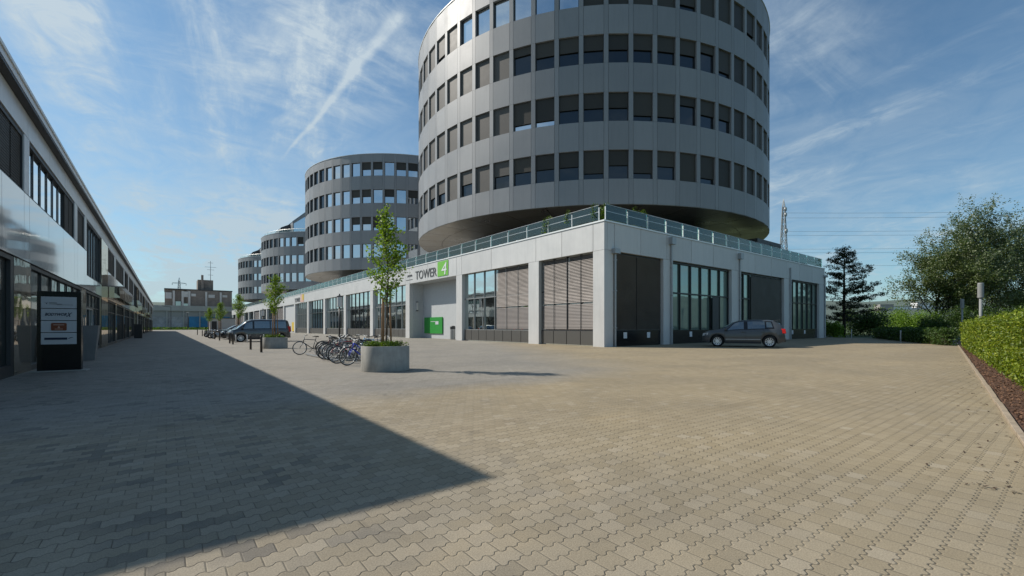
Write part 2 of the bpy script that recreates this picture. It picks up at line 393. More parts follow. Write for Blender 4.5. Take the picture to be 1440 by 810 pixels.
M['far_blue'] = pm('blue_hoarding', (.05, .25, .46), .6, var=.25, vscale=.25)
M['far_graf'] = pm('grey_painted_wall', (.40, .40, .405), .85, var=.35, vscale=.5)
M['hill'] = pm('far_hill', (.09, .12, .10), 1, var=.3, vscale=.01)
M['shed'] = pm('white_shed', (.8, .8, .8), .7)
M['shed_d'] = pm('grey_shed', (.30, .28, .27), .8)
M['seat_o'] = pm('seat_black', (.02, .02, .02), .6)
def bikepaint(nm, c): M[nm] = pm(nm, c, .3, metal=.2, coat=.8); return M[nm]

# railing glass: slightly green, see-through
mg = bpy.data.materials.new('railing_glass'); mg.use_nodes = True; n = NT(mg.node_tree); n.n.clear()
tr_ = n.node('ShaderNodeBsdfTransparent'); tr_.inputs[0].default_value = (.90, .94, .92, 1)
gl_ = n.node('ShaderNodeBsdfGlossy'); gl_.inputs[0].default_value = (.85, 1, .95, 1); gl_.inputs['Roughness'].default_value = .03
df_ = n.node('ShaderNodeBsdfDiffuse'); df_.inputs[0].default_value = (.33, .45, .41, 1)
m1 = n.node('ShaderNodeMixShader'); m1.inputs[0].default_value = .05; n.l.new(tr_.outputs[0], m1.inputs[1]); n.l.new(df_.outputs[0], m1.inputs[2])
fr_ = n.node('ShaderNodeFresnel'); m2 = n.node('ShaderNodeMixShader'); n.put(m2.inputs[0], n.m('ADD', fr_.outputs[0], .03)); n.l.new(m1.outputs[0], m2.inputs[1]); n.l.new(gl_.outputs[0], m2.inputs[2])
oo = n.node('ShaderNodeOutputMaterial'); n.l.new(m2.outputs[0], oo.inputs[0]); M['rail'] = mg

# ------------------------------------------------------------------ ground
def kerbY(x): return .41 + .141*(x - 7.24)
g = MB(); S = 4000
g.quad((-S, -S, -.06), (S, -S, -.06), (S, S, -.06), (-S, S, -.06)); struct(g, 'ground', M['soil'])
g = MB(); pts = [(-14, kerbY(-14)), (60, kerbY(60)), (64, 20), (64, 232), (-14, 232)]
g.arr([(x, y, 0) for x, y in pts], [tuple(range(5))]); struct(g, 'paving', M['paving'])
g = MB(); kx = np.arange(-14, 57, 1.0)
for i, x in enumerate(kx[:-1]):      # kerb laid in one-metre stones
    a, b = x + .006, x + .994; ya, yb = kerbY(a), kerbY(b); j = .004*math.sin(i*2.3)
    g.prism([(a, ya-.07+j), (b, yb-.07+j), (b, yb+j), (a, ya+j)], -.03, .045 + .004*math.sin(i*1.7))
struct(g, 'kerb', M['kerb'], bevel=.006)
g = MB(); g.quad((-14, kerbY(-14)-.074, .012), (-14, kerbY(-14)-5, .012), (62, kerbY(62)-5, .012), (62, kerbY(62)-.074, .012)); struct(g, 'planting_bed', M['mulch'])
# bark chips
def shards(name, cs, size, mat, flat=.35, aspect=2.2, parent=None, off=(0, 0, 0), curl=0.0):
    cs = np.asarray(cs, float); N = len(cs)
    nrm = rng.normal(size=(N, 3)); nrm[:, 2] = np.abs(nrm[:, 2]) + flat; nrm /= np.linalg.norm(nrm, axis=1, keepdims=True)
    u = np.cross(nrm, rng.normal(size=(N, 3))); u /= np.linalg.norm(u, axis=1, keepdims=True); v = np.cross(nrm, u)
    s = (size*rng.uniform(.55, 1.25, N))[:, None] if np.isscalar(size) else (np.asarray(size)*rng.uniform(.6, 1.25, N))[:, None]
    sa = s*.5; sb = s*.5/aspect
    P = np.empty((N, 4, 3)); P[:, 0] = cs - u*sa; P[:, 1] = cs + v*sb + nrm*sb*curl; P[:, 2] = cs + u*sa; P[:, 3] = cs - v*sb + nrm*sb*curl
    P = (P - np.array(off)).reshape(-1, 3)
    me = bpy.data.meshes.new(name); me.vertices.add(4*N); me.vertices.foreach_set('co', P.ravel())
    if curl:
        me.loops.add(6*N); me.polygons.add(2*N)
        b = np.arange(N)[:, None]*4; li = np.concatenate([b+0, b+2, b+1, b+0, b+3, b+2], 1)
        me.loops.foreach_set('vertex_index', li.ravel()); me.polygons.foreach_set('loop_start', np.arange(0, 6*N, 3)); me.polygons.foreach_set('loop_total', np.full(2*N, 3))
    else:
        me.loops.add(4*N); me.polygons.add(N)
        me.loops.foreach_set('vertex_index', np.arange(4*N)); me.polygons.foreach_set('loop_start', np.arange(0, 4*N, 4)); me.polygons.foreach_set('loop_total', np.full(N, 4))
    me.update(calc_edges=True); me.materials.append(mat)
    o = bpy.data.objects.new(name, me); col.objects.link(o)
    if parent: o.parent = parent
    return o
N = 9000; t = rng.random(N)**1.8; X = 6 + t*36; off = rng.uniform(.1, .95, N)
o = shards('mulch_chips', np.c_[X, kerbY(X)-off, rng.uniform(.02, .05, N)], .05, M['chip'], 1.2); tag(o, 'loose brown bark chips between kerb and hedge', 'bark mulch', kind='stuff')
# dead leaves blown against the kerb
N = 190; X = 5.2 + rng.random(N)**2*22; off = rng.exponential(.25, N)
o = shards('leaf_litter', np.c_[X, kerbY(X)+.03+off, rng.uniform(.006, .012, N)], .045, pm('dead_leaf', (.055, .032, .018), .9), 3, 2.0); tag(o, 'dry brown leaf litter scattered along the kerb', 'leaf litter', kind='stuff')

# ------------------------------------------------------------------ left building
XL = -3.16
lb = thing('commercial_building', 'long two-storey metal-clad commercial building in shade along the left side', 'building', (XL-6, 9.7, 0))
Y0, Y1 = 9.72, 173.0; ZU0, ZU1 = 5.1, 6.75
b = MB(); b.box(XL-14, XL-.22, Y0, Y1, 0, 7.5); place(b, 'wall', M['gap'], lb)
b = MB(); b.box(XL-14, -2.96, Y0, Y1, 7.52, 7.76); place(b, 'roof_slab', M['cladd_m'], lb); b = MB(); b.box(XL-13.9, -2.97, Y0+.03, Y1-.03, 7.44, 7.518); place(b, 'roof_soffit_shade', M['black'], lb)  # soffit coloured black to paint in the shadow band below the roof edge
b = MB(); b.box(-2.958, -2.93, Y0, Y1, 7.70, 7.79); place(b, 'roof_edge_trim', M['alu_white'], lb)
# upper window openings: (y0,y1,zb,kind)
openings = [(10.6, 13.2, 5.1, 'dark'), (14.0, 18.35, 5.1, 'lights'), (18.97, 27.12, 5.1, 'lights'), (27.91, 30.13, 5.1, 'dark'), (30.87, 37.08, 3.9, 'tall'),
            (40.85, 46.13, 5.1, 'dark'), (47.37, 55.65, 5.1, 'dark')]
y = 56.8; k = 0
while y < 168:
    L = (5.2, 8.2, 6.4)[k % 3]; openings.append((y, min(y+L, 171), 5.1 if k % 3 != 2 else 3.9, ('lights', 'dark', 'tall')[k % 3])); y += L + (1.2, 1.0, 3.6)[k % 3]; k += 1
def in_open(y0, y1):
    return any(a < y1-.01 and b_ > y0+.01 for a, b_, _, _ in openings)
# cladding: top band, spandrels and piers as separate sheets with open joints
pan = MB(); pol = MB(); pil = MB()
edges = [Y0] + sorted([e for o_ in openings for e in o_[:2]]) + [Y1]
def split(a, c, step):
    nn = max(1, round((c-a)/step)); return [(a+(c-a)*i/nn, a+(c-a)*(i+1)/nn) for i in range(nn)]
for a, c in split(Y0, Y1, 3.05): pan.box(XL-.2, XL, a+.012, c-.012, ZU1+.01, 7.43)
for i in range(len(openings)+1):
    a = Y0 if i == 0 else openings[i-1][1]; c = Y1 if i == len(openings) else openings[i][0]
    if c-a > 2.0:
        place(MB().box(XL-.2, XL+.03, a+.012, c-.012, 0.0, ZU1-.012), 'brown_pilaster', M['brown'], lb)
        if pol.v: place(pol, 'spandrel_cladding', M['cladd'], lb); pol = MB()
    elif c-a > .05:
        pan.box(XL-.2, XL, a+.012, c-.012, 5.1+.012, ZU1-.012); pol.box(XL-.2, XL, a+.012, c-.012, 3.18, 5.1-.012)
    if i < len(openings):
        (a, c, zb, kd) = openings[i]
        for p, q in split(a, c, 2.9): pol.box(XL-.2, XL, p+.012, q-.012, 3.18, zb-.012)
if pol.v: place(pol, 'spandrel_cladding', M['cladd'], lb)
place(pan, 'upper_cladding', M['cladd_m'], lb)
for i, (a, c, zb, kd) in enumerate(openings):
    gmb = MB(); gmb.quad((XL-.12, a, zb), (XL-.12, c, zb), (XL-.12, c, ZU1), (XL-.12, a, ZU1))
    wn_ = place(gmb, 'window', M['glass_b'] if kd != 'dark' else M['glass'], lb)
    fr = MB(); fr.box(XL-.115, XL-.03, a+.002, a+.06, zb+.002, ZU1-.002); fr.box(XL-.115, XL-.03, c-.06, c-.002, zb+.002, ZU1-.002)
    fr.box(XL-.115, XL-.03, a+.062, c-.062, ZU1-.12, ZU1-.002); fr.box(XL-.115, XL-.03, a+.062, c-.062, zb+.002, zb+.06)
    nn = max(2, round((c-a)/(1.05 if kd != 'dark' else 2.6)))
    for j in range(1, nn):
        yy = a+(c-a)*j/nn; fr.box(XL-.114, XL-(.09 if kd != 'tall' else .07), yy-.035, yy+.035, zb+.062, ZU1-.122)
    place(fr, 'frame', M['frame'], wn_)
    if kd == 'dark' or kd == 'lights':
        bl = MB(); cells = split(a+.07, c-.07, 1.05 if kd != 'dark' else 2.6)
        for j, (p, q) in enumerate(cells):
            if kd == 'dark' or (j >= len(cells)-2):
                zz_ = zb+.07
                for s_ in range(int((ZU1-.13-zz_)/.075)): z_ = ZU1-.15-s_*.075; bl.box(XL-.10, XL-.06, p+.05, q-.05, z_-.028, z_+.03)
        if bl.v: place(bl, 'blind', M['blind_d'], wn_)
# ground floor: bays of shop glass between dark piers, 2 door fronts
gy = [9.72, 13.0, 17.45, 18.4, 19.3, 24.4, 29.4, 30.9, 37.08]
bays = [(10.0, 17.45), (19.3, 29.4), (30.9, 37.0)]
y = 40.1
while y < 168: bays.append((y, min(y+7.6, 171))); y += 8.6
prev = Y0; pr = MB()
for (a, c) in bays:
    if a-prev > .3: place(MB().box(XL-.2, XL-.03, prev+.01, a-.01, 0, 3.16), 'ground_floor_pier', M['brown'], lb)
    prev = c
pr.box(XL-.2, XL-.03, prev+.01, Y1-.01, 0, 3.16); place(pr, 'ground_floor_pier', M['brown'], lb)
for i, (a, c) in enumerate(bays):
    gmb = MB(); gmb.quad((XL-.12, a, 0), (XL-.12, c, 0), (XL-.12, c, 3.16), (XL-.12, a, 3.16)); wn_ = place(gmb, 'shop_window', M['glass_s'], lb)
    fr = MB(); fr.box(XL-.115, XL-.035, a+.002, c-.002, 3.04, 3.15); fr.box(XL-.115, XL-.035, a+.002, c-.002, 0, .16 if i != 0 else .3)
    z0 = .162 if i else .302
    fr.box(XL-.115, XL-.035, a+.002, a+.10, z0, 3.038); fr.box(XL-.115, XL-.035, c-.3, c-.002, z0, 3.038)
    for j, (p, q) in enumerate(split(a+.1, c-.3, 1.5)[:-1]): fr.box(XL-.114, XL-.075, q-.035, q+.035, z0, 3.038)
    if i: fr.box(XL-.113, XL-.08, a+.102, c-.302, 2.3, 2.36)
    place(fr, 'frame', M['frame'], wn_)
# light framed door in the third bay
dr = MB(); dr.box(XL-.17, XL-.045, 31.2, 31.28, .17, 2.28); dr.box(XL-.17, XL-.045, 32.4, 32.48, .17, 2.28); dr.box(XL-.17, XL-.045, 33.6, 33.68, .17, 2.28); dr.box(XL-.17, XL-.045, 31.282, 32.398, 2.2, 2.28); dr.box(XL-.17, XL-.045, 32.482, 33.598, 2.2, 2.28)
do = place(dr, 'door', M['frame_l'], lb); hd = MB(); hd.tube((XL+.03, 32.34, .8), (XL+.03, 32.34, 1.5), .018); place(hd, 'handle', M['steel'], do)
# projecting brown-mirrored canopies
for a, c in ((41.2, 55.0), (77, 91), (112, 127)):
    cn = MB(); cn.box(XL+.01, XL+.62, a, c, 3.3, 4.05); place(cn, 'canopy', M['brown'], lb)
# step slab beside the building at near end
g = MB(); g.box(-3.9, -2.1, 9.4, 10.5, 0.0, .05); o = g.build('step_slab', M['concrete'], bevel=.01); tag(o, 'low pale concrete doorstep slab at the foot of the left building', 'slab')

# ------------------------------------------------------------------ podium
XP, YP, ZP = 22.0, 18.8, 8.12
pod = thing('podium_building', 'long low pale metal-panelled base building carrying the round towers', 'building', (XP, YP, 0))
YE, XE = 222.0, 60.9; ZO = 6.22
b = MB(); b.box(XP+.44, XE-.1, YP+.44, 37.08, 0, 7.9); b.box(XP+1.72, XE-.1, 37.081, 47.519, 0, 7.9); b.box(XP+.44, XE-.1, 47.52, 105.879, 0, 7.9)
b.box(XP+.44, XE-.1, 105.88, YE, 0, 7.9); b.box(XP+.44, XP+1.719, 37.081, 47.519, ZO+.01, 7.9); place(b, 'wall', M['gap'], pod)
b = MB(); b.box(XP-.05, XP+.4, YP-.05, YE, 8.02, 8.12); b.box(XP+.402, XE, YP-.05, YP+.4, 8.02, 8.12); place(b, 'coping', M['alu_white'], pod)
b = MB(); b.box(XP+.4, XE-.2, YP+.4, YE-.1, 7.9, 8.0); place(b, 'terrace_floor', M['far_conc'], pod)
pilY = [(18.8, 19.74), (25.11, 26.3)]
y = 36.05
while y < YE-1: pilY.append((y, y+1.05)); y += 11.45
pilX = [(22.0, 22.9), (28.47, 29.5), (38.6, 40.1), (49.5, 50.95), (59.2, 60.9)]
fa = MB()
js = [18.8, 19.74, 22.65, 25.43, 31.24, 36.13, 37.04, 38.82, 43.0, 47.5, 48.55]
yy = 54.2
while yy < YE: js.append(yy); yy += 5.725
js.append(YE)
for a, c in zip(js, js[1:]): fa.box(XP, XP+.3, a+(.0 if a == 18.8 else .02), c-.02, ZO, 8.0)
jx = [22.3, 23.0, 25.8, 28.9, 32.2, 35.5, 39.4, 43.0, 46.5, 50.2, 53.5, 57.0, 60.9]
for a, c in zip(jx, jx[1:]): fa.box(a+.02, c-.02, YP, YP+.3, ZO, 8.0)
place(fa, 'fascia_cladding', M['pod'], pod)
for k, (a, c) in enumerate(pilY):
    p = MB(); p.box(XP, XP+.45, a, c, 0, ZO-.015)
    if k == 0: p.box(XP+.451, XP+.9, a, a+.45, 0, ZO-.015)
    place(p, 'pillar', M['pod'], pod)
for a, c in pilX[1:]:
    p = MB(); p.box(a, c, YP, YP+.45, 0, ZO-.015); place(p, 'pillar', M['pod'], pod)
XG = XP+.30
def slats(mb, p, q, z0, z1, x, tilt, step=.1):
    n_ = int((z1-z0)/step); dx_ = .045*math.cos(tilt); dz_ = .052*math.sin(tilt)
    for i in range(n_):
        z = z0 + (i+.5)*step; mb.obox((x, (p+q)/2, z), (dx_, 0, dz_), (0, (q-p)/2, 0), (-.0022*math.sin(tilt), 0, .0022*math.cos(tilt)))
def blind_panel(win, p, q, z0, z1, zs):
    bl = MB(); slats(bl, p+.02, q-.02, z0+.06, zs, XG-.02, R(70)); slats(bl, p+.02, q-.02, zs+.02, z1, XG-.02, R(52))
    bl.box(XG-.055, XG+.015, p+.01, q-.01, z0, z0+.045)
    o = place(bl, 'blind', M['blind'], win)
    gd = MB(); n_ = max(1, round((q-p)/1.3))
    for j in range(n_+1):
        yy = p+(q-p)*j/n_; gd.box(XG-.08, XG-.065, yy-.012, yy+.012, z0, z1)
    gd.box(XG-.078, XG-.066, p+.013, q-.013, zs-.008, zs+.022); place(gd, 'guide_rail', M['frame'], o)
def bay_left(a, c, kind):
    gm = MB(); xg = XG+.06
    gm.quad((xg, a, 0), (xg, c, 0), (xg, c, ZO), (xg, a, ZO)); win = place(gm, 'shop_front', M['glass_s'], pod)
    # base panels
    bp = MB()
    for p, q in split(a, c, 1.25): bp.box(XG-.06, XG+.05, p+.03, q-.03, .06, 1.0)
    place(bp, 'base_panel', pm('dark_base_panel', (.085, .082, .075), .5) if 'bp' not in M else M['bp'], win)
    fr = MB()
    for p, q in split(a, c, 1.25 if kind == 'b' else 1.6): fr.box(XG-.03, XG+.055, q-.03, q+.03, 1.06, ZO-.01) if q < c-.1 else None
    fr.box(XG-.03, XG+.053, a+.001, c-.001, 1.002, 1.058); fr.box(XG-.02, XG+.05, a+.001, c-.001, 3.85, 3.93)
    return win, fr
M['bp'] = pm('dark_base_panel', (.085, .082, .075), .5)
def finish(win, fr, fm='frame'): place(fr, 'frame', M[fm], win)
win, fr = bay_left(19.76, 25.09, 'b'); blind_panel(win, 19.8, 22.34, 1.1, 6.2, 2.95); blind_panel(win, 22.38, 25.0, 1.1, 6.2, 2.95); finish(win, fr)
win, fr = bay_left(26.32, 36.0, 'g'); blind_panel(win, 26.4, 30.9, 1.1, 6.2, 2.95)
fr.obox((XG-.12, 32.9, 2.35), (.02, 0, 0), (0, .03, 0), (.0, .12, 1.25)); finish(win, fr, 'frame_l')
for k in range(3, len(pilY)-1):
    a = pilY[k][1]+.02; c = pilY[k+1][0]-.02
    if k == 8:      # recess of the next tower entrance
        continue
    win, fr = bay_left(a, c, 'g')
    if k in (9, 12, 15): blind_panel(win, a+.05, c-.05, 1.1, 6.2, 2.95)
    elif k == 7:
        for p, q in split(a, c, .62)[:-1]: fr.box(XG-.06, XG-.032, q-.04, q+.04, 1.06, 6.1)
    finish(win, fr, 'frame_l' if k in (3, 5, 7) else 'frame')
# entrance recess with the green board, shallow recess with the yellow board
M['recess'] = pm('recess_paint', (.46, .48, .49), .7, var=.05)
a, c = 37.1, 47.5
r_ = MB(); r_.box(XP+1.68, XP+1.715, a, c, 0, ZO-.02); r_.box(XP+.452, XP+1.679, c-.03, c, 0, ZO-.02); r_.box(XP+.452, XP+1.679, a, a+.03, 0, ZO-.02); r_.box(XP+.30, XP+1.715, a, c, ZO-.018, ZO); place(r_, 'recess_wall', M['recess'], pod)
s_ = MB(); s_.box(XP+1.56, XP+1.66, 42.7, 46.9, .55, 2.35); bo = place(s_, 'board', M['green2'], pod)
t_ = MB(); t_.box(XP+1.545, XP+1.557, 43.5, 44.2, 1.55, 1.9); t_.box(XP+1.545, XP+1.557, 44.25, 45.3, 1.84, 1.9); place(t_, 'board_print', M['signw'], bo)
a, c = pilY[8][1], pilY[9][0]
r_ = MB(); r_.box(XP+.28, XP+.43, a, c, 0, ZO); place(r_, 'recess_wall', M['recess'], pod)
s_ = MB(); s_.box(XP+.16, XP+.24, a+.6, a+3.0, .3, 2.3); place(s_, 'board', M['yellow'], pod)
l_ = MB(); l_.box(XP+.80, XP+.98, 47.28, 47.44, 3.2, 4.1); l_ = place(l_, 'wall_lamp', M['lamp'], pod); fr = MB(); fr.box(XP+.79, XP+.99, 47.26, 47.46, 4.102, 4.18); fr.box(XP+.79, XP+.99, 47.26, 47.46, 3.12, 3.198); place(fr, 'lamp_cap', M['frame'], l_)
# right face bays
def bay_right(a, c, kind, npan):
    gm = MB(); yg = YP+.36; gm.quad((a, yg, 0), (c, yg, 0), (c, yg, ZO), (a, yg, ZO)); win = place(gm, 'shop_front', M['glass_g'] if kind != 'blind' else M['glass_s'], pod)
    fr = MB(); cells = [(a+(c-a)*i/npan, a+(c-a)*(i+1)/npan) for i in range(npan)]
    for p, q in cells: fr.box(p-.05 if p > a else p, p+.05, YP+.24, yg-.01, 1.06, ZO-.01)
    fr.box(c-.05, c, YP+.24, yg-.01, 1.06, ZO-.01)
    fr.box(a, c, YP+.23, yg-.008, ZO-.16, ZO-.002); fr.box(a, c, YP+.235, yg-.009, 3.8, 3.9)
    bp = MB(); bp.box(a+.01, c-.01, YP+.22, yg-.005, .04, 1.05)
    place(fr, 'frame', M['black'], win); base = place(bp, 'base_panel', M['blackg'], win)
    return win, cells, base
win, cells, base = bay_right(22.95, 28.42, 'blind', 2)
bl = MB()
for p, q in ((23.0, 25.55), (25.62, 28.38)):
    for i in range(50): z = 1.15+i*.1; bl.obox(((p+q)/2, YP+.2, z), ((q-p)/2, 0, 0), (0, .02, -.045), (0, .002, .001))
    bl.box(p, q, YP+.16, YP+.22, 1.06, 1.1)
place(bl, 'blind', M['blind_m'], win)
bb = [(win, base, (24.2, 26.8))]
w2, cells, base = bay_right(29.55, 38.55, 'g', 6); bb.append((w2, base, (32.3,)))
d_ = MB(); d_.box(35.6, 36.6, YP+.1, YP+.14, 1.06, 3.75); place(d_, 'curtain', M['frame'], w2)
w3, cells, base = bay_right(40.15, 49.45, 'g', 8); bl = MB(); bl.box(42.6, 49.3, YP+.18, YP+.21, 1.08, 6.0); place(bl, 'blind', M['blind_d'], w3)
w4, cells, base = bay_right(51.0, 59.15, 'g', 6); bb.append((w4, base, (52.0, 55.3)))
for wv, bs, xs_ in bb:
    for x in xs_:
        st = MB(); st.box(x, x+.36, YP+.205, YP+.215, .52, .92); a_ = place(st, 'notice', M['white'], bs)
# downpipes
for x, zt, hop in ((22.98, 6.35, .32), (29.4, 7.85, .5), (39.95, 7.75, .5), (50.9, 7.4, 0), (60.75, 7.3, .25)):
    p = MB(); p.tube((x, YP-.09, 0), (x, YP-.09, zt-hop*.9), .07, n=10)
    for z in (1.2, 3.6, 5.6): p.box(x-.09, x+.09, YP-.17, YP+.0, z, z+.05)
    dp = place(p, 'downpipe', M['pipe'], pod, smooth=False)
    if hop: h_ = MB(); h_.prism([(x-.26, YP-.3), (x+.26, YP-.3), (x+.26, YP-.003), (x-.26, YP-.003)], zt-hop, zt); place(h_, 'hopper', M['pipe'], dp)
# glass railing: posts + panes
rl = MB(); RP = []; tp = MB()
yv = YP+.12
def railing(p0, p1, step):
    p0, p1 = Vector(p0), Vector(p1); n_ = round((p1-p0).length/step)
    for i in range(n_):
        a = p0.lerp(p1, i/n_); c = p0.lerp(p1, (i+1)/n_); d = (c-a).normalized(); nrm = Vector((-d.y, d.x, 0))*.007
        a2, c2 = a+d*.05, c-d*.05
        rl.obox(((a2+c2)/2)+Vector((0, 0, .56)), (c2-a2)/2, nrm, (0, 0, .46))
        RP.append((a, d))
    tp.obox((p0+p1)/2+Vector((0, 0, 1.05)), (p1-p0)/2, Vector((0, 0, .012)), (p1-p0).normalized().cross(Vector((0, 0, 1)))*.02)
    tp.obox((p0+p1)/2+Vector((0, 0, .62)), (p1-p0)/2, Vector((0, 0, .015)), (p1-p0).normalized().cross(Vector((0, 0, 1)))*.012)
railing((XP+.15, YP+.55, 8.12), (XP+.15, YE-.5, 8.12), 2.45)
railing((XP+.25, YP+.12, 8.12), (XE-.5, YP+.12, 8.12), 2.3)
rr = place(rl, 'glass_railing', M['rail'], pod); [place(MB().obox(a+Vector((0, 0, .45)), d*.022, Vector((-d.y, d.x, 0))*.03, (0, 0, .45)), 'post', M['alu_white'], rr) for a, d in RP]; place(tp, 'handrail', M['steel'], rr)
# terrace blocks
tb_ = MB(); tb_.box(50.0, 56.0, 21.6, 25, 8.0, 10.8); place(tb_, 'terrace_plant_room', M['frame'], pod)
tb_ = MB(); tb_.box(56.05, 59.6, 21.4, 24, 8.0, 9.75); place(tb_, 'terrace_store', M['frame'], pod)
# lettering
def text_mesh(body, size, sx=1.0, ext=.01, italic=0, bold=0):
    c = bpy.data.curves.new('t', 'FONT'); c.body = body; c.size = size; c.extrude = ext; c.shear = italic; c.offset = bold; c.resolution_u = 3
    c.align_x = 'LEFT'
    o = bpy.data.objects.new('t', c); col.objects.link(o); dg = bpy.context.evaluated_depsgraph_get(); dg.update()
    me = bpy.data.meshes.new_from_object(o.evaluated_get(dg)); bpy.data.objects.remove(o)
    P = np.array([v.co[:] for v in me.vertices]); P[:, 0] *= sx
    F = [tuple(p.vertices) for p in me.polygons]; return P, F
def put_text(name, body, size, origin, udir, mat, parent, sx=1.0, width=None, **kw):
    P, F = text_mesh(body, size, **kw)
    if width: P[:, 0] *= width/(P[:, 0].max()-P[:, 0].min())
    else: P[:, 0] *= sx
    P[:, 0] -= P[:, 0].min()
    u = Vector(udir).normalized(); nrm = u.cross(Vector((0, 0, 1)))
    mb = MB(); mb.arr([tuple(Vector(origin) + u*p[0] + Vector((0, 0, p[1])) + nrm*p[2]) for p in P], F)
    return place(mb, name, mat, parent)
# facade plane faces -X: reading direction is towards -Y
put_text('sign_lettering', 'TOWER', 1.32, (XP-.03, 45.9, 6.55), (0, -1, 0), M['grey_ink'], pod, width=4.9, ext=.02)
s_ = MB(); s_.box(XP-.045, XP-.004, 38.6, 40.75, 6.42, 7.9); gp = place(s_, 'number_panel', M['green'], pod)
put_text('number', '4', 1.75, (XP-.06, 39.9, 6.52), (0, -1, 0), M['white'], gp, width=1.05, ext=.01, italic=.15)
put_text('sign_lettering', '.com', .42, (XP-.03, 48.1, 7.02), (0, -1, 0), M['grey_ink'], pod, width=1.3, ext=.015, bold=.01)
s_ = MB(); s_.box(XP-.02, XP-.004, 46.7, 48.4, 6.62, 6.68); place(s_, 'sign_underline', M['grey_ink'], pod)
put_text('sign_lettering', 'TOWER', 1.3, (XP-.03, 105.0, 6.5), (0, -1, 0), M['grey_ink'], pod, width=4.9, ext=.02)
s_ = MB(); s_.box(XP-.045, XP-.004, 96.9, 99.7, 6.35, 7.9); gp = place(s_, 'number_panel', M['orange'], pod); s_ = MB(); s_.box(XP-.06, XP-.046, 96.9, 98.2, 6.75, 7.9); place(s_, 'number_panel', M['yellow'], gp)

# ------------------------------------------------------------------ round towers
RT = 22.5; NB = 64; DA = 2*PI/NB; ZB = 12.24
rows4 = [(14.5, 17.1), (19.65, 22.25), (24.85, 27.45), (30.05, 32.65)]
def arcbox(mb, r0, r1, a0, a1, z0, z1, mi=0, seg=1):
    for k in range(seg):
        A, B = a0+(a1-a0)*k/seg, a0+(a1-a0)*(k+1)/seg
        i = len(mb.v)
        for z in (z0, z1):
            for r, a in ((r0, A), (r1, A), (r1, B), (r0, B)): mb.v.append((r*math.cos(a), r*math.sin(a), z))
        for q in ((3, 2, 1, 0), (4, 5, 6, 7), (0, 1, 5, 4), (1, 2, 6, 5), (2, 3, 7, 6), (3, 0, 4, 7)):
            mb.f.append(tuple(i + k_ for k_ in q)); mb.mi.append(mi)
WA = DA*.82; GAP = .022/RT
wmesh = {}
def win_meshes():
    for gk in ('glass_t', 'glass_b'):
        m_ = MB(); a = WA/2; r = RT-.30
        m_.quad((r*math.cos(-a), r*math.sin(-a), 0), (r*math.cos(a), r*math.sin(a), 0), (r*math.cos(a), r*math.sin(a), 2.6), (r*math.cos(-a), r*math.sin(-a), 2.6))
        wmesh[gk] = m_.mesh('window', M[gk])
    f = MB(); a = WA/2; r = RT-.3
    arcbox(f, r+.004, r+.07, -a, -a+.055/RT, 0, 2.6); arcbox(f, r+.004, r+.07, a-.055/RT, a, 0, 2.6)
    arcbox(f, r+.004, r+.07, -a+.057/RT, a-.057/RT, 0, .05); arcbox(f, r+.004, r+.07, -a+.057/RT, a-.057/RT, 2.55, 2.6)
    wmesh['frame'] = f.mesh('frame', M['frame'])
    for nm, z0 in (('full', .08), ('half', 1.28), ('quarter', 1.85), ('threeq', .6)):
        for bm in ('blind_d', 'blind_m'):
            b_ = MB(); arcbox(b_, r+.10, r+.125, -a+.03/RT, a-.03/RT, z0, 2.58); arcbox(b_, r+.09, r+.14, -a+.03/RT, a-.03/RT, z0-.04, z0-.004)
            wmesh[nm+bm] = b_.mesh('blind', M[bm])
win_meshes()
def cladding(rows, ztop, zb=ZB):
    m_ = MB(); bk = MB(); ph = R(2.3)
    zs = [(zb, rows[0][0])] + [(rows[i][1], rows[i+1][0]) for i in range(len(rows)-1)] + [(rows[-1][1], ztop)]
    for k in range(NB):
        a = k*DA
        for z0, z1 in zs:
            arcbox(m_, RT-.3, RT, a-WA/2+GAP/2, a+WA/2-GAP/2, z0, z1)
            arcbox(m_, RT-.3, RT, a+WA/2+GAP/2, a+DA-WA/2-GAP/2, z0, z1)
        for z0, z1 in rows: arcbox(m_, RT-.3, RT, a+WA/2, a+DA-WA/2, z0+.012, z1-.012)
    return m_
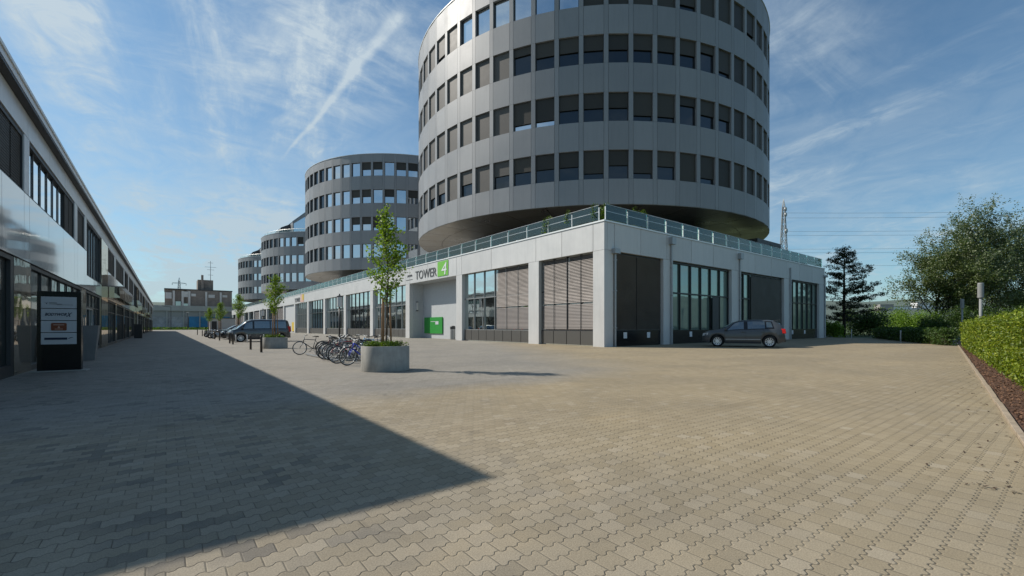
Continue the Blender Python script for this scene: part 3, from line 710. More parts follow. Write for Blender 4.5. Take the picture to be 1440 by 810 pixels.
def round_tower(name, label, cy, rows, ztop, mode, seed):
    C = (46.0, cy); rd = random.Random(seed)
    t = thing(name, label, 'office tower', (C[0], C[1], 8.0), 0, 'round office towers in a row on the podium')
    toc = math.atan2(-C[1], -C[0])           # direction to camera
    # a window column centre sits 2.3 degrees clockwise of the facing direction
    ph = toc + R(2.3)
    def addm(mb, nm, mat, rz=ph, par=t, smooth=False):
        o = mb.build(nm, mat, None, smooth=smooth, off=(0, 0, 8.0)); o.parent = par; o.rotation_euler = (0, 0, rz); return o
    addm(cladding(rows, ztop), 'cladding', M['tower'])
    bk = MB(); bk.lathe([(RT-.36, ZB+.02), (RT-.36, ztop-.02)], n=128); bk.lathe([(15.5, 8.0), (15.5, ZB)], n=64); addm(bk, 'inner_wall', M['gap'])
    cw = MB(); cw.lathe([(15.6, 8.0), (15.6, ZB-.02)], n=48); addm(cw, 'terrace_storey_glazing', M['glass_t'])
    sf = MB()
    for k in range(NB//2):
        for (r0, r1) in ((12, 16), (16, 19.5), (19.5, RT-.02)):
            arcbox(sf, r0+.02, r1-.02, k*2*DA+.0015, (k+1)*2*DA-.0015, ZB-.04, ZB+.02, seg=2)
    addm(sf, 'soffit', M['bronze'])
    rf = MB(); rf.lathe([(0, ztop-.3), (RT-.4, ztop-.3), (RT-.4, ztop), ], n=96); addm(rf, 'roof', M['far_conc'])
    cp = MB(); cp.lathe([(RT-.42, ztop-.05), (RT-.42, ztop+.07), (RT+.05, ztop+.07), (RT+.05, ztop-.0), (RT-.0, ztop-.0)], n=192); addm(cp, 'roof_coping', M['alu_white'])
    rest = {}
    vis = 12
    for k in range(NB):
        kk = k if k < NB/2 else k-NB
        for ri, (z0, z1) in enumerate(rows):
            if abs(kk) <= vis:
                # px position in photo runs right = clockwise? angle decreasing -> left/right handled by kk sign
                if mode == 'main':
                    r = rd.random()
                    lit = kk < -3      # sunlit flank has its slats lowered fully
                    bm = 'blind_m' if lit else 'blind_d'  # darker blind colour off the sunlit flank: shade put into the material
                    state = 'full' if lit else ('half' if ri in (1, 2) else 'half')
                    if lit and ri == 0 and r < .6: state = 'half'
                    if ri == 3 and -6 <= kk <= -1: state = None
                    if ri == 3 and kk >= 0: state = 'full'
                    if kk > 6: state = 'full'
                    if state == 'half' and r < .26: state = ('full', 'threeq', 'threeq', 'full')[int(r*15.3)]
                    if state == 'half' and r > .93: state = 'quarter'
                    if ri == 1 and kk in (-3, -2): state = 'threeq'
                    gk = 'glass_b' if (ri == 3 and state is None) or (ri == 1 and kk in (-3, -2)) else 'glass_t'
                    if r < .04 and state == 'full': state = 'threeq'
                else:
                    r = rd.random(); bm = 'blind_d'; gk = 'glass_b'
                    pr_ = (.0, .45, .65, .8)[ri if ri < 4 else 3]
                    state = None
                    if kk > -6 and r < pr_: state = rd.choice(['half', 'half', 'threeq', 'quarter'])
                    if kk <= -9: gk = 'glass_t'
                wobj = bpy.data.objects.new('window', wmesh[gk]); col.objects.link(wobj); wobj.parent = t
                wobj.location = (0, 0, z0-8.0); wobj.rotation_euler = (0, 0, ph - kk*DA*SGN)
                fo = bpy.data.objects.new('frame', wmesh['frame']); col.objects.link(fo); fo.parent = wobj
                if state:
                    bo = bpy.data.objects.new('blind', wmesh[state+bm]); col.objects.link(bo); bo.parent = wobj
            else:
                rest.setdefault('w', MB()); a = k*DA; r = RT-.3; mbb = rest['w']
                aa = -kk*DA*SGN
                c0, c1 = aa-WA/2, aa+WA/2
                mbb.quad((r*math.cos(c0), r*math.sin(c0), z0), (r*math.cos(c1), r*math.sin(c1), z0), (r*math.cos(c1), r*math.sin(c1), z1), (r*math.cos(c0), r*math.sin(c0), z1))
    o = addm(rest['w'], 'window', M['glass_t']); o['kind'] = 'stuff'
    return t
# seen from the camera, angle about the axis increases towards the photo's left or right?
# facing direction toc points at the camera; a point at toc+d lies to the camera's LEFT for d<0 (checked: cross product)
SGN = -1
def penthouse(t, cy, z0, ang):
    C = (46.0, cy)
    # glass parapet + raking roof block
    r_ = MB(); r_.lathe([(RT-.9, z0-8.0), (RT-.9, z0-8.0+1.05)], n=96); o = r_.build('roof_railing', M['rail'], t)
    ps = MB()
    for k in range(48):
        a = 2*PI*k/48; ps.tube(((RT-.9)*math.cos(a), (RT-.9)*math.sin(a), z0-8), ((RT-.9)*math.cos(a), (RT-.9)*math.sin(a), z0-8+1.1), .035, n=5)
    ps.torus((0, 0, z0-8+1.08), RT-.9, .04, 'z', 96, 5); ps.build('post', M['alu_white'], o)
    # wedge: high at the sun-side back, sloping to the front left
    zb0 = z0-8.1
    w_ = MB(); W = 10.0
    prof = [(-15.8, 0), (14, 0), (14, 8.3), (-11.2, 8.3), (-15.8, 4.0)]
    k_ = len(prof); w_.v += [(x, -W, z+zb0) for x, z in prof] + [(x, W, z+zb0) for x, z in prof]
    for k in range(k_): w_.f.append((k, (k+1) % k_, k_+(k+1) % k_, k_+k)); w_.mi.append(0)
    w_.f += [tuple(reversed(range(k_))), tuple(range(k_, 2*k_))]; w_.mi += [0, 0]
    o = w_.build('penthouse', M['tower'], t)
    w_ = MB(); prof = [(-19.4, 0), (-15.9, 0), (-15.9, 3.9), (-18.4, 2.6)]; k_ = 4
    w_.v += [(x, -7, z+zb0) for x, z in prof] + [(x, 7, z+zb0) for x, z in prof]
    for k in range(k_): w_.f.append((k, (k+1) % k_, k_+(k+1) % k_, k_+k)); w_.mi.append(0)
    w_.f += [tuple(reversed(range(k_))), tuple(range(k_, 2*k_))]; w_.mi += [0, 0]
    w_.build('penthouse_lean_to', M['frame'], o)
    g_ = MB(); g_.quad((-11.0, -W-.03, zb0+3.6), (13, -W-.03, zb0+3.6), (13, -W-.03, zb0+7), (-11.0, -W-.03, zb0+7))
    g_.quad((-15.5, -W-.03, zb0+1.2), (-12.2, -W-.03, zb0+1.2), (-12.2, -W-.03, zb0+6.2), (-15.5, -W-.03, zb0+3.6)); g_.build('penthouse_glazing', M['glass_b'], o)
    f_ = MB()
    for yy in np.linspace(-W-.1, W+.1, 5): f_.tube((-15.9, yy, zb0+4.1), (-11.2, yy, zb0+8.45), .12, n=5)
    f_.build('raking_rib', M['steel'], o)
t4 = round_tower('round_tower', 'largest nearest round grey office tower, tower 4, cut off by the top of the picture', 43.05, rows4, 35.3, 'main', 1)
t3 = round_tower('round_tower', 'second round grey tower with four window rows, just behind the nearest one', 100.0, rows4, 34.2, 'far', 2)
t2 = round_tower('round_tower', 'third round tower, lower, with slanted penthouse behind the four-row tower', 157.0, rows4[:3], 29.0, 'far', 3)
penthouse(t2, 157.0, 29.0, 0)
t1 = round_tower('round_tower', 'farthest and smallest round tower at the end of the row', 214.0, rows4[:3], 29.0, 'far', 4)
penthouse(t1, 214.0, 29.0, 0)

# ------------------------------------------------------------------ foliage generators
def tree_pts(h, r, base, levels, nb, spread, rnd, trunk_r, up=.5, first=.25):
    """recursive branching; returns segments and twig points"""
    segs, tips = [], []
    def grow(p, d, L, rad, lev):
        n_ = 4; q = p.copy()
        for i in range(n_):
            d2 = (d + Vector((rnd.gauss(0, .10), rnd.gauss(0, .10), rnd.gauss(.02, .06)))).normalized(); nq = q + d2*(L/n_)
            r0 = rad*(1-.6*i/n_); r1 = rad*(1-.6*(i+1)/n_); segs.append((q, nq, r0, r1)); 
            if lev <= 1: tips.append((nq, lev))
            if lev > 0 and (i+1)/n_ > (first if lev == levels else .2):
                for _ in range(nb if lev == levels else max(1, nb-1)):
                    a = rnd.uniform(0, 2*PI); side = d2.orthogonal().normalized(); side.rotate(Matrix.Rotation(a, 3, d2))
                    nd = (d2*rnd.uniform(.3, .8) + side*spread*rnd.uniform(.6, 1.2) + Vector((0, 0, up*.4))).normalized()
                    grow(nq, nd, L*rnd.uniform(.38, .58)*(1.0 if lev == levels else 1.1), r1*.55, lev-1)
            q = nq; d = d2
    grow(Vector(base), Vector((0, 0, 1)), h*.8, trunk_r, levels)
    return segs, tips
def leaf_cloud(tips, per, sig, rnd=rng):
    P = np.array([t[0][:] if isinstance(t[0], Vector) else t for t in tips]); P = np.repeat(P, per, 0)
    return P + rnd.normal(size=P.shape)*sig

def young_tree(X, Y, H, zb, seed, scale=1.0):
    rnd = random.Random(seed); rg = np.random.default_rng(seed)
    t = thing('young_tree', None, 'tree', (X, Y, .55))
    tr = MB(); top = H-.55; base = 0
    tp = Vector((0, 0, 0)); pts = [tp]
    for i in range(8): tp = tp + Vector((rnd.gauss(0, .02), rnd.gauss(0, .02), (top-.25)/8)); pts.append(tp.copy())
    for i in range(8): tr.tube(pts[i], pts[i+1], .038*(1-i/9), .038*(1-(i+1)/9), 7)
    cz0 = zb-.55; C = []
    nb = 76
    for i in range(nb):
        f = i/nb; z = cz0 + (top-.15-cz0)*f**.95
        kseg = min(7, int(z/((top-.25)/8))); p = pts[kseg].copy(); p.z = z
        a = rnd.uniform(0, 2*PI) ; prof = (.45+.55*min(1, f/.22)) * (1-.80*f**1.25); L = 1.02*prof*rnd.uniform(.65, 1.25)*scale
        el = R(rnd.uniform(28, 60)); d = Vector((math.cos(a)*math.cos(el), math.sin(a)*math.cos(el), math.sin(el)))
        e = p + d*L; tr.tube(p, e, .009, .003, 4, caps=False)
        m_ = int(8 + 29*L)
        for j in range(m_):
            s_ = rnd.uniform(.15, 1.05); C.append(p + d*L*s_ + Vector((rnd.gauss(0, .065), rnd.gauss(0, .065), rnd.gauss(-.02, .06))))
            if rnd.random() < .5: C.append(C[-1] + Vector((rnd.gauss(0, .045), rnd.gauss(0, .045), rnd.gauss(0, .04))))
    tr.build('trunk', M['bark'], t, smooth=True)
    shards('crown', np.array([c[:] for c in C]), .088, M['leaf_y'], .1, 1.55, t, curl=.35)
    return t
def planter(X0, X1, Y0, Y1, H, label):
    cx, cy = (X0+X1)/2, (Y0+Y1)/2; hx, hy = (X1-X0)/2, (Y1-Y0)/2; rad = .46
    t = thing('planter', label, 'planter', (cx, cy, 0), 0, 'oval concrete tree planters along the street')
    def rr(hx, hy, rad, n=10):
        P = []
        for sx, sy, a0 in ((1, -1, -90), (1, 1, 0), (-1, 1, 90), (-1, -1, 180)):
            for k in range(n+1):
                a = R(a0 + 90*k/n); P.append((sx*(hx-rad)+rad*math.cos(a), sy*(hy-rad)+rad*math.sin(a)))
        return P
    o_, i_ = rr(hx, hy, rad), rr(hx-.09, hy-.09, rad-.09); n_ = len(o_); m_ = MB()
    rings = [([(x*.985, y*.985) for x, y in o_], 0.0), (o_, .03), (o_, H-.015), ([(x*.99, y*.99) for x, y in o_], H), (i_, H), (i_, H-.12)]
    for pts_, z in rings: m_.v += [(x, y, z) for x, y in pts_]
    for r_ in range(len(rings)-1):
        for k in range(n_): m_.f.append((r_*n_+k, r_*n_+(k+1) % n_, (r_+1)*n_+(k+1) % n_, (r_+1)*n_+k)); m_.mi.append(0)
    o = m_.build('shell', M['concrete'], t, smooth=True)
    e = o.modifiers.new('e', 'EDGE_SPLIT'); e.split_angle = R(35)
    s_ = MB(); s_.arr([(x, y, H-.11) for x, y in i_], [tuple(range(n_))]); s_.build('soil', M['mulch'], t)
    st = MB()
    for k in range(3):
        a = R(90+120*k); st = MB(); st.tube((.17*math.cos(a), .17*math.sin(a), H-.12), (.13*math.cos(a), .13*math.sin(a), 2.15), .028, .026, 8); sk = st.build('stake', M['stake'], t, smooth=True)
    return t
def shrub_patch(X, Y, z, rx, ry, hgt, n, size, mat, label, seed, name='shrub', cat='shrub', group=None, lumps=7):
    rg = np.random.default_rng(seed); t = thing(name, label, cat, (X, Y, z), 0, group)
    cs = []
    for k in range(lumps):
        a = rg.uniform(0, 2*PI); r = math.sqrt(rg.random())*.72; c = (rx*r*math.cos(a), ry*r*math.sin(a), hgt*rg.uniform(.3, .68)); rr = rg.uniform(.34, .5)
        p = rg.normal(size=(n//lumps, 3)); p /= np.linalg.norm(p, axis=1, keepdims=True); p *= rg.uniform(.35, 1.1, (n//lumps, 1))
        cs.append(np.c_[c[0]+p[:, 0]*rx*rr, c[1]+p[:, 1]*ry*rr, np.maximum(.01, c[2]+p[:, 2]*hgt*rr*1.05)])
    P = np.concatenate(cs); shards('foliage', P, size, mat, .2, 1.6, t, curl=.4)
    st = MB()
    for k in range(5):
        a = 2*PI*k/5; st.tube((0, 0, -.02), (rx*.4*math.cos(a), ry*.4*math.sin(a), hgt*.7), .012*max(1, hgt), .005*max(1, hgt), 4, caps=False)
    st.build('stem', M['bark_d'], t); return t

PL = [(12.85, .73, 4.85, 'nearest oval concrete planter with young tree, beside the blue bicycle'),
      (30.0, .66, 4.45, 'second oval concrete planter with young tree, in front of the dark van'),
      (47.6, .66, 4.3, 'third concrete planter hidden behind the dark van'),
      (64.9, .66, 4.3, 'fourth concrete planter beyond the parked cars'),
      (82.2, .66, 4.3, 'farthest concrete planter near the end of the street')]
tl = ['nearest young tree tied to wooden stakes, tallest in the picture', 'second young tree, rising in front of the van', 'third young tree, rising behind the van roof',
      'fourth young tree, bright green, beyond the parked cars', 'farthest young tree at the end of the street']
for i, (Y, H, TH, lab) in enumerate(PL):
    planter(4.5, 5.86, Y-.55, Y+.55, H, lab)
    t = young_tree(5.18, Y, TH, 2.0, 20+i, 1.0 if i == 0 else .95); t['label'] = tl[i]; t['group'] = 'young trees in planters'
    shrub_patch(5.18, Y, H-.12, .62, .48, .27, 2600 if i == 0 else 1200, .055 if i == 0 else .075, M['leaf_g'],
                ('low green ground cover filling the ' + ['nearest', 'second', 'third', 'fourth', 'farthest'][i] + ' concrete planter'), 40+i, 'ground_cover', 'shrub', 'planting in the concrete planters', 14)

# ------------------------------------------------------------------ hedge, right side vegetation
def hedge(x0, x1, offn, width, h, dens, size, mat, name, label, front=None, seed=3):
    rg = np.random.default_rng(seed); t = thing(name, label, 'hedge', (x0, front(x0), 0))
    core = MB(); n_ = 24
    xs = np.linspace(x0, x1, n_+1)
    for a, c in zip(xs, xs[1:]): core.prism([(a, front(a)-width+.12), (c, front(c)-width+.12), (c, front(c)-.14), (a, front(a)-.14)], .1, h-.14)
    place(core, 'core', M['hedge_core'], t)
    N = int(dens*(x1-x0)); u = rg.random(N); X = x0 + u**1.7*(x1-x0)
    kind_ = rg.random(N)
    wob = .06*np.sin(X*1.9)+.05*np.sin(X*4.3+1)+.04*np.sin(X*9.1)+.05*rg.normal(size=N)
    f = np.array([front(x) for x in X])
    d = rg.exponential(.075, N); Z = rg.random(N)**.9*h; Yv = f - d + wob*np.clip(Z/h+.3, 0, 1)
    topm = kind_ > .62; Z[topm] = h - rg.exponential(.06, topm.sum()) + wob[topm]*.8 + .045*rg.normal(size=topm.sum()); Yv[topm] = f[topm] - rg.random(topm.sum())*width
    endm = kind_ < .03; X[endm] = x0 + rg.exponential(.05, endm.sum()); Yv[endm] = front(x0) - rg.random(endm.sum())*width
    e2 = (kind_ >= .03) & (kind_ < .07); X[e2] = x1 - rg.exponential(.06, e2.sum()); Yv[e2] = front(x1) - rg.random(e2.sum())*width
    lowm = Z < .12; Z[lowm] += rg.random(lowm.sum())*.3
    sz = size*(1 + .9*u)
    shards('foliage', np.c_[X, Yv, Z], sz, mat, .0, 2.0, t, off=OFFS[t.name], curl=.45)
    # upright new shoots
    K = int((x1-x0)*22); X = x0 + rg.random(K)**1.7*(x1-x0); P = []
    for x in X:
        y = front(x) - rg.random()*width*.95; L = rg.uniform(.04, .15)
        for j in range(5): P.append((x+rg.normal()*.02, y+rg.normal()*.02, h+L*j/4))
    shards('shoots', np.array(P), size*1.1, mat, .1, 1.8, t, off=OFFS[t.name], curl=.45)
    return t
hedge(10.5, 39.2, .45, 1.3, 1.55, 2400, .052, M['leaf_h'], 'hedge', 'tall sunlit yellow-green clipped hedge beside the kerb on the right', front=lambda x: kerbY(x)-.52+.0145*(x-13))
# low shaded hedge across the yard end
t = thing('hedge', 'low dark hedge in shade across the far end of the yard', 'hedge', (46, 6, 0))
rg = np.random.default_rng(9); N = 14000; s_ = rg.random(N); X = 42.0 + s_*21; Yb = 5.6 + (X-42)*.42
P = np.c_[X, Yb + rg.normal(size=N)*.3, rg.random(N)**.7*(1.15+.12*np.sin(X*2))]
shards('foliage', P, .17, M['leaf_hd'], .1, 1.6, t, off=OFFS[t.name], curl=.4)
c_ = MB(); c_.prism([(42.6, 5.72), (62.8, 14.2), (62.7, 14.5), (42.5, 6.0)], .02, .8); place(c_, 'core', M['hedge_core'], t)
# posts at the yard end
for i, (x, y) in enumerate(((58.2, 15.5), (47.3, 9.3))):
    p = MB(); p.tube((x, y, 0), (x, y, .95), .05, n=8); p.tube((x, y, .93), (x, y, 1.0), .06, .03, n=8); o = p.build('post', M['steel']); tag(o, ('short grey post by the pine at the yard end', 'short pale post in front of the low dark hedge')[i], 'post')

def big_tree(X, Y, H, seed, mat, label, levels=3, nb=3, spread=.85, per=16, sig=.33, size=.21, tr=.2, first=.2, cat='tree', name='broadleaf_tree'):
    rnd = random.Random(seed); rg = np.random.default_rng(seed)
    t = thing(name, label, cat, (X, Y, -.05), 0, 'trees beyond the right end of the yard')
    segs, tips = tree_pts(H, 0, (0, 0, 0), levels, nb, spread, rnd, tr, .5, first)
    m_ = MB()
    for a, b_, r0, r1 in segs:
        if r0 > .008: m_.tube(a, b_, r0, max(.006, r1), 6 if r0 > .05 else 4, caps=False)
    m_.build('trunk', M['bark_d'], t, smooth=True)
    P = leaf_cloud(tips, per, sig, rg); P = P[P[:, 2] > H*.13]
    shards('crown', P, size, mat, .1, 1.5, t, curl=.4); return t
def polar(px, d, off=0): 
    u = (px-720)/627; v = fF + fR*u; return (v.x*d, v.y*d)
specs = [(1318, 74, 17.2, 'leaf_b', 'dark broadleaf tree with leaning trunk, left edge of the big clump', .85, 2),
         (1350, 77, 21.4, 'leaf_w', 'tallest silvery green tree behind the street lamps', .62, 3),
         (1384, 73, 19.2, 'leaf_w', 'pale leafy tree directly behind the taller street lamp', .62, 3),
         (1422, 79, 20.4, 'leaf_b', 'broad green tree over the hedge near the right picture edge', .7, 3),
         (1458, 74, 17.0, 'leaf_b', 'green tree cut by the right picture edge', .7, 3),
         (1372, 90, 19.0, 'leaf_b', 'green tree standing farther back within the clump', .7, 3)]
for i, (px_, d, H, mt, lab, sp, lv) in enumerate(specs):
    x, y = polar(px_, d); big_tree(x, y, H*.76, 100+i, M[mt], lab, levels=3, spread=sp, per=6, sig=.24, size=.28, tr=.24, first=.17 if i == 0 else .24)
# pine beside the podium
def pine(X, Y, H, seed, label):
    rnd = random.Random(seed); rg = np.random.default_rng(seed); t = thing('pine_tree', label, 'tree', (X, Y, -.05))
    m_ = MB(); m_.tube((0, 0, 0), (0, 0, H*.5), .2, .14, 8); m_.tube((0, 0, H*.5), (0.05, 0, H), .14, .03, 8); C = []
    nb = 84
    for i in range(nb):
        f = i/nb; z = H*(.17+.81*f); L = (3.5*(1-f)**.6 + .3)*rnd.uniform(.55, 1.15)*(.7+.5*min(1, f*4)); a = rnd.uniform(0, 2*PI)
        el = R(rnd.uniform(-8, 18)+18*f); d = Vector((math.cos(a)*math.cos(el), math.sin(a)*math.cos(el), math.sin(el))); p = Vector((0, 0, z)); e = p + d*L
        m_.tube(p, e, .035, .01, 4, caps=False)
        for j in range(int(L*5)+3):
            s_ = rnd.uniform(.3, 1.05); c = p + d*L*s_ + Vector((rnd.gauss(0, .22), rnd.gauss(0, .22), rnd.gauss(.06, .08)))
            for k in range(12): C.append((c.x+rnd.gauss(0, .13), c.y+rnd.gauss(0, .13), c.z+rnd.gauss(0, .09)))
    m_.build('trunk', M['bark_d'], t, smooth=True); shards('crown', np.array(C), .26, M['needle'], .1, 3.2, t); return t
x, y = polar(1187, 56); pine(x, y, 11.3, 5, 'dark conical pine standing alone beside the podium corner')
# understory shrubs
und = [(1168, 56, 1.7, 2.0, 'leaf_u', 'light green shrub between the podium corner and the pine trunk'),
       (1200, 76, 3.6, 5.0, 'leaf_hd', 'dark bushy shrub right behind the pine trunk'),
       (1222, 62, 2.6, 3.4, 'leaf_hd', 'dark rounded shrub just right of the pine'),
       (1243, 80, 3.3, 5.2, 'leaf_u', 'tall light green bush under the distant white sheds'),
       (1268, 76, 3.2, 3.9, 'leaf_u', 'bright leafy bush in the middle of the gap'),
       (1292, 72, 2.9, 3.9, 'leaf_u', 'leafy bush left of the big tree clump'),
       (1313, 66, 2.6, 2.9, 'leaf_hd', 'dark shrub at the foot of the leaning tree'),
       (1335, 70, 3.4, 4.3, 'leaf_hd', 'dark shrub left of the small street lamp'),
       (1365, 68, 3.4, 4.5, 'leaf_hd', 'dark shrub between the two right-hand street lamps'),
       (1398, 66, 3.4, 4.2, 'leaf_hd', 'dark shrub right of the taller street lamp'),
       (1430, 64, 3.4, 4.4, 'leaf_hd', 'dark shrub over the hedge near the right edge')]
for i, (px_, d, r, hh, mt, lab) in enumerate(und):
    x, y = polar(px_, d); shrub_patch(x, y, -.05, r, r, hh, 4600, .24, M[mt], lab, 300+i, 'bush', 'bush', 'shrubs beyond the yard end', 12)
# terrace shrubs
ter = [(22.9, 20.0, 'bushy green plant at the terrace corner behind the glass'), (22.9, 22.2, 'green terrace plant second from the podium corner, street side'), (22.9, 24.6, 'green terrace plant third from the podium corner, street side'),
       (24.6, 19.7, 'green terrace plant nearest the corner on the shaded side'), (26.4, 19.7, 'leafy terrace plant second from the corner on the shaded side'),
       (47.5, 19.9, 'terrace shrub before the dark roof block, leftmost'), (50.0, 19.9, 'terrace shrub in front of the dark roof block'), (52.5, 19.9, 'terrace shrub under the right end of the dark roof block'), (55.0, 19.9, 'terrace shrub beside the lower roof block'), (57.5, 19.9, 'last terrace shrub before the open railing end')]
for i, (x, y, lab) in enumerate(ter):
    shrub_patch(x, y, 8.0, .95 if i < 5 else 1.2, .7, 1.45 if i < 5 else 1.5, 2200, .12, M['leaf_g'] if i < 5 else M['leaf_hd'], lab, 500+i, 'terrace_plant', 'plant', 'plants along the terrace railing', 8)
# terrace chairs
def chair(x, y, rz, label):
    t = thing('chair', label, 'chair', (x, y, 8.0), rz, 'white chairs on the terrace')
    b_ = MB(); b_.box(-.24, .24, -.24, .24, .42, .46); b_.build('seat', M['white'], t)
    b_ = MB(); b_.box(-.24, .24, .22, .26, .47, .92); b_.build('backrest', M['white'], t)
    for sx in (-.2, .2):
        for sy in (-.2, .2): l = MB(); l.tube((sx, sy, 0), (sx, sy, .42), .015, n=6); l.build('leg', M['steel'], t)
for i, (x, y, r, lab) in enumerate(((23.3, 29.0, 60, 'white terrace chair nearest the podium corner'), (23.2, 31.2, 200, 'white terrace chair facing away, second from corner'), (23.3, 34.5, 100, 'white terrace chair third along the street railing'), (23.3, 37.8, 20, 'white terrace chair fourth along the street railing'), (41.5, 19.9, 0, 'white terrace chair on the shaded side'))): chair(x, y, R(r), lab)

# ------------------------------------------------------------------ totem sign
tt = thing('totem_sign', 'black freestanding totem sign with four tenant plates by the left building', 'sign', (-2.45, 18.45, 0), R(-6))
b = MB(); b.box(-.47, .47, -.09, .09, .03, 2.33); b.build('panel', M['blackg'], tt, bevel=.008)
b = MB(); b.box(-.60, .60, -.20, .20, 0, .03); b.build('base_plate', M['concrete'], tt)
zp = [2.17, 1.82, 1.47, 1.12]
for i, z in enumerate(zp):
    b = MB(); b.box(-.38, .37, -.104, -.092, z-.33, z); p = b.build('sign_plate', M['signw'], tt)
    def tx(nm, body, size, ox, oz, mat, width, **kw):
        P, F = text_mesh(body, size, ext=.002, **kw); P[:, 0] -= P[:, 0].min(); P[:, 0] *= width/P[:, 0].max()
        m_ = MB(); m_.arr([(ox+q[0], -.107-q[2], oz+q[1]) for q in P], F); return m_.build(nm, mat, p)
    if i == 0:
        m_ = MB(); m_.arr([(-.31, -.107, 2.02), (-.27, -.107, 1.98), (-.24, -.107, 2.01), (-.26, -.107, 1.95)], [(0, 3, 1), (1, 3, 2)]); m_.build('emblem', M['ink'], p)
        m_ = MB(); m_.box(-.21, -.05, -.109, -.1045, 1.985, 2.0); m_.box(-.21, .06, -.109, -.1045, 1.955, 1.965); m_.box(-.05, .29, -.109, -.1045, 1.935, 1.943); m_.build('small_print', M['grey_ink'], p)
    if i == 1: tx('lettering', 'BODYWOR', .115, -.30, 1.62, M['ink'], .46, italic=.35, bold=.003); tx('lettering', 'X', .18, .14, 1.59, M['ink'], .14, italic=.5, bold=.003)
    if i == 2:
        m_ = MB(); m_.prism([(-.15, 1.19), (.14, 1.19), (.16, 1.21), (.16, 1.39), (.14, 1.41), (-.15, 1.41), (-.17, 1.39), (-.17, 1.21)], 0, .01)
        m_.v = [(x, -.106-z, y) for x, y, z in m_.v]; bd = m_.build('badge', M['rust'], p)
        m_ = MB(); m_.box(-.12, .11, -.119, -.1165, 1.345, 1.365); m_.box(-.09, .08, -.119, -.1165, 1.225, 1.24); m_.arr([(-.035, -.118, 1.26), (.025, -.118, 1.26), (-.005, -.118, 1.335)], [(0, 1, 2)]); m_.build('badge_print', M['orange'], bd)
    if i == 3:
        m_ = MB(); m_.box(-.31, .17, -.109, -.1045, .92, .985); m_.arr([(.19, -.107, .94), (.24, -.107, .965), (.31, -.107, .985), (.25, -.107, .99), (.20, -.107, .97)], [(0, 1, 2, 3, 4)]); m_.build('logo_bar', M['ink'], p)
# tapered bin-planter behind the sign
t = thing('tapered_planter', 'tall grey tapered planter standing behind the black totem sign', 'planter', (-2.45, 24.0, 0))
m_ = MB(); prof = ((.24, 0), (.36, 1.35), (.31, 1.35), (.30, 1.2))
vs = []
for s_, z in prof:
    vs += [(-s_, -s_, z), (s_, -s_, z), (s_, s_, z), (-s_, s_, z)]
fs = [(r*4+k, r*4+(k+1) % 4, (r+1)*4+(k+1) % 4, (r+1)*4+k) for r in range(3) for k in range(4)]
m_.arr(vs, fs); m_.build('shell', pm('grey_fibre_cement', (.20, .20, .20), .7, var=.1), t); s2 = MB(); s2.quad((-.3, -.3, 1.2), (.3, -.3, 1.2), (.3, .3, 1.2), (-.3, .3, 1.2)); s2.build('soil', M['mulch'], t)
t = thing('litter_bin', 'dark square litter bin far along the left facade', 'bin', (-2.5, 66, 0)); m_ = MB(); m_.box(-.35, .35, -.35, .35, 0, 1.5); m_.build('body', M['black'], t, bevel=.02); m_ = MB(); m_.box(-.38, .38, -.38, .38, 1.5, 1.58); m_.build('lid', M['black'], t)
# bin in recess
t = thing('litter_bin', 'slim dark litter bin with rounded top beside the green board', 'bin', (XP+.9, 39.3, 0)); m_ = MB(); m_.lathe([(0, 0), (.26, 0), (.26, 1.0), (.0, 1.0)], n=20); m_.build('body', M['frame_l'], t, smooth=False); m_ = MB(); m_.lathe([(.27, 1.02), (.27, 1.3), (.2, 1.38), (0, 1.4)], n=20); m_.build('lid', M['frame'], t)

# ------------------------------------------------------------------ bollards, lamps
def bollard():
    t = thing('bollard', None, 'bollard', (0, 0, 0)); m_ = MB(); m_.lathe([(0, 0), (.055, 0), (.055, .80), (.04, .83), (0, .835)], n=14); m_.build('shaft', pm('bollard_paint', (.035, .028, .025), .5), t, smooth=True)
    m_ = MB(); m_.lathe([(.075, 0), (.075, .012), (.055, .014)], n=14); m_.build('foot_ring', M['steel'], t); return t
B0 = bollard()
bp_ = [(3.79, 25.5), (3.78, 29.0), (3.86, 38.3), (3.9, 40.8), (3.95, 49.8), (4.0, 55.7), (4.0, 68), (3.9, 74), (3.9, 86)]
bn = ['nearest dark bollard, just left of the second planter', 'second dark bollard, left of the nearest one', 'third dark bollard, right one of the pair at the van front', 'fourth dark bollard, left one of the pair at the van front', 'fifth dark bollard beyond the van front', 'sixth dark bollard, beside the parked car front', 'seventh dark bollard beyond the motorcycles', 'eighth dark bollard near the street end', 'farthest dark bollard at the street end']
for i, (p, lab) in enumerate(zip(bp_, bn)):
    o = B0 if i == 0 else dup(B0, (0, 0, 0)); o.location = (*p, 0); o['label'] = lab; o['group'] = 'dark bollards along the parking edge'
wp = None
for i, (x, y) in enumerate(((4.45, 42.2), (5.25, 42.2), (6.45, 42.2))):
    m_ = MB(); m_.lathe([(0, 0), (.04, 0), (.04, .62), (.02, .65), (0, .65)], n=10)
    if i == 0: o = m_.build('marker_post', M['white'], None, smooth=True); wp = o
    else: o = wp.copy(); col.objects.link(o)
    o.location = (x, y, 0); tag(o, ('thin white marker post by the van front wheel, left', 'thin white marker post just behind the van front wheel', 'thin white marker post below the van side, right')[i], 'post', 'white marker posts beside the van')
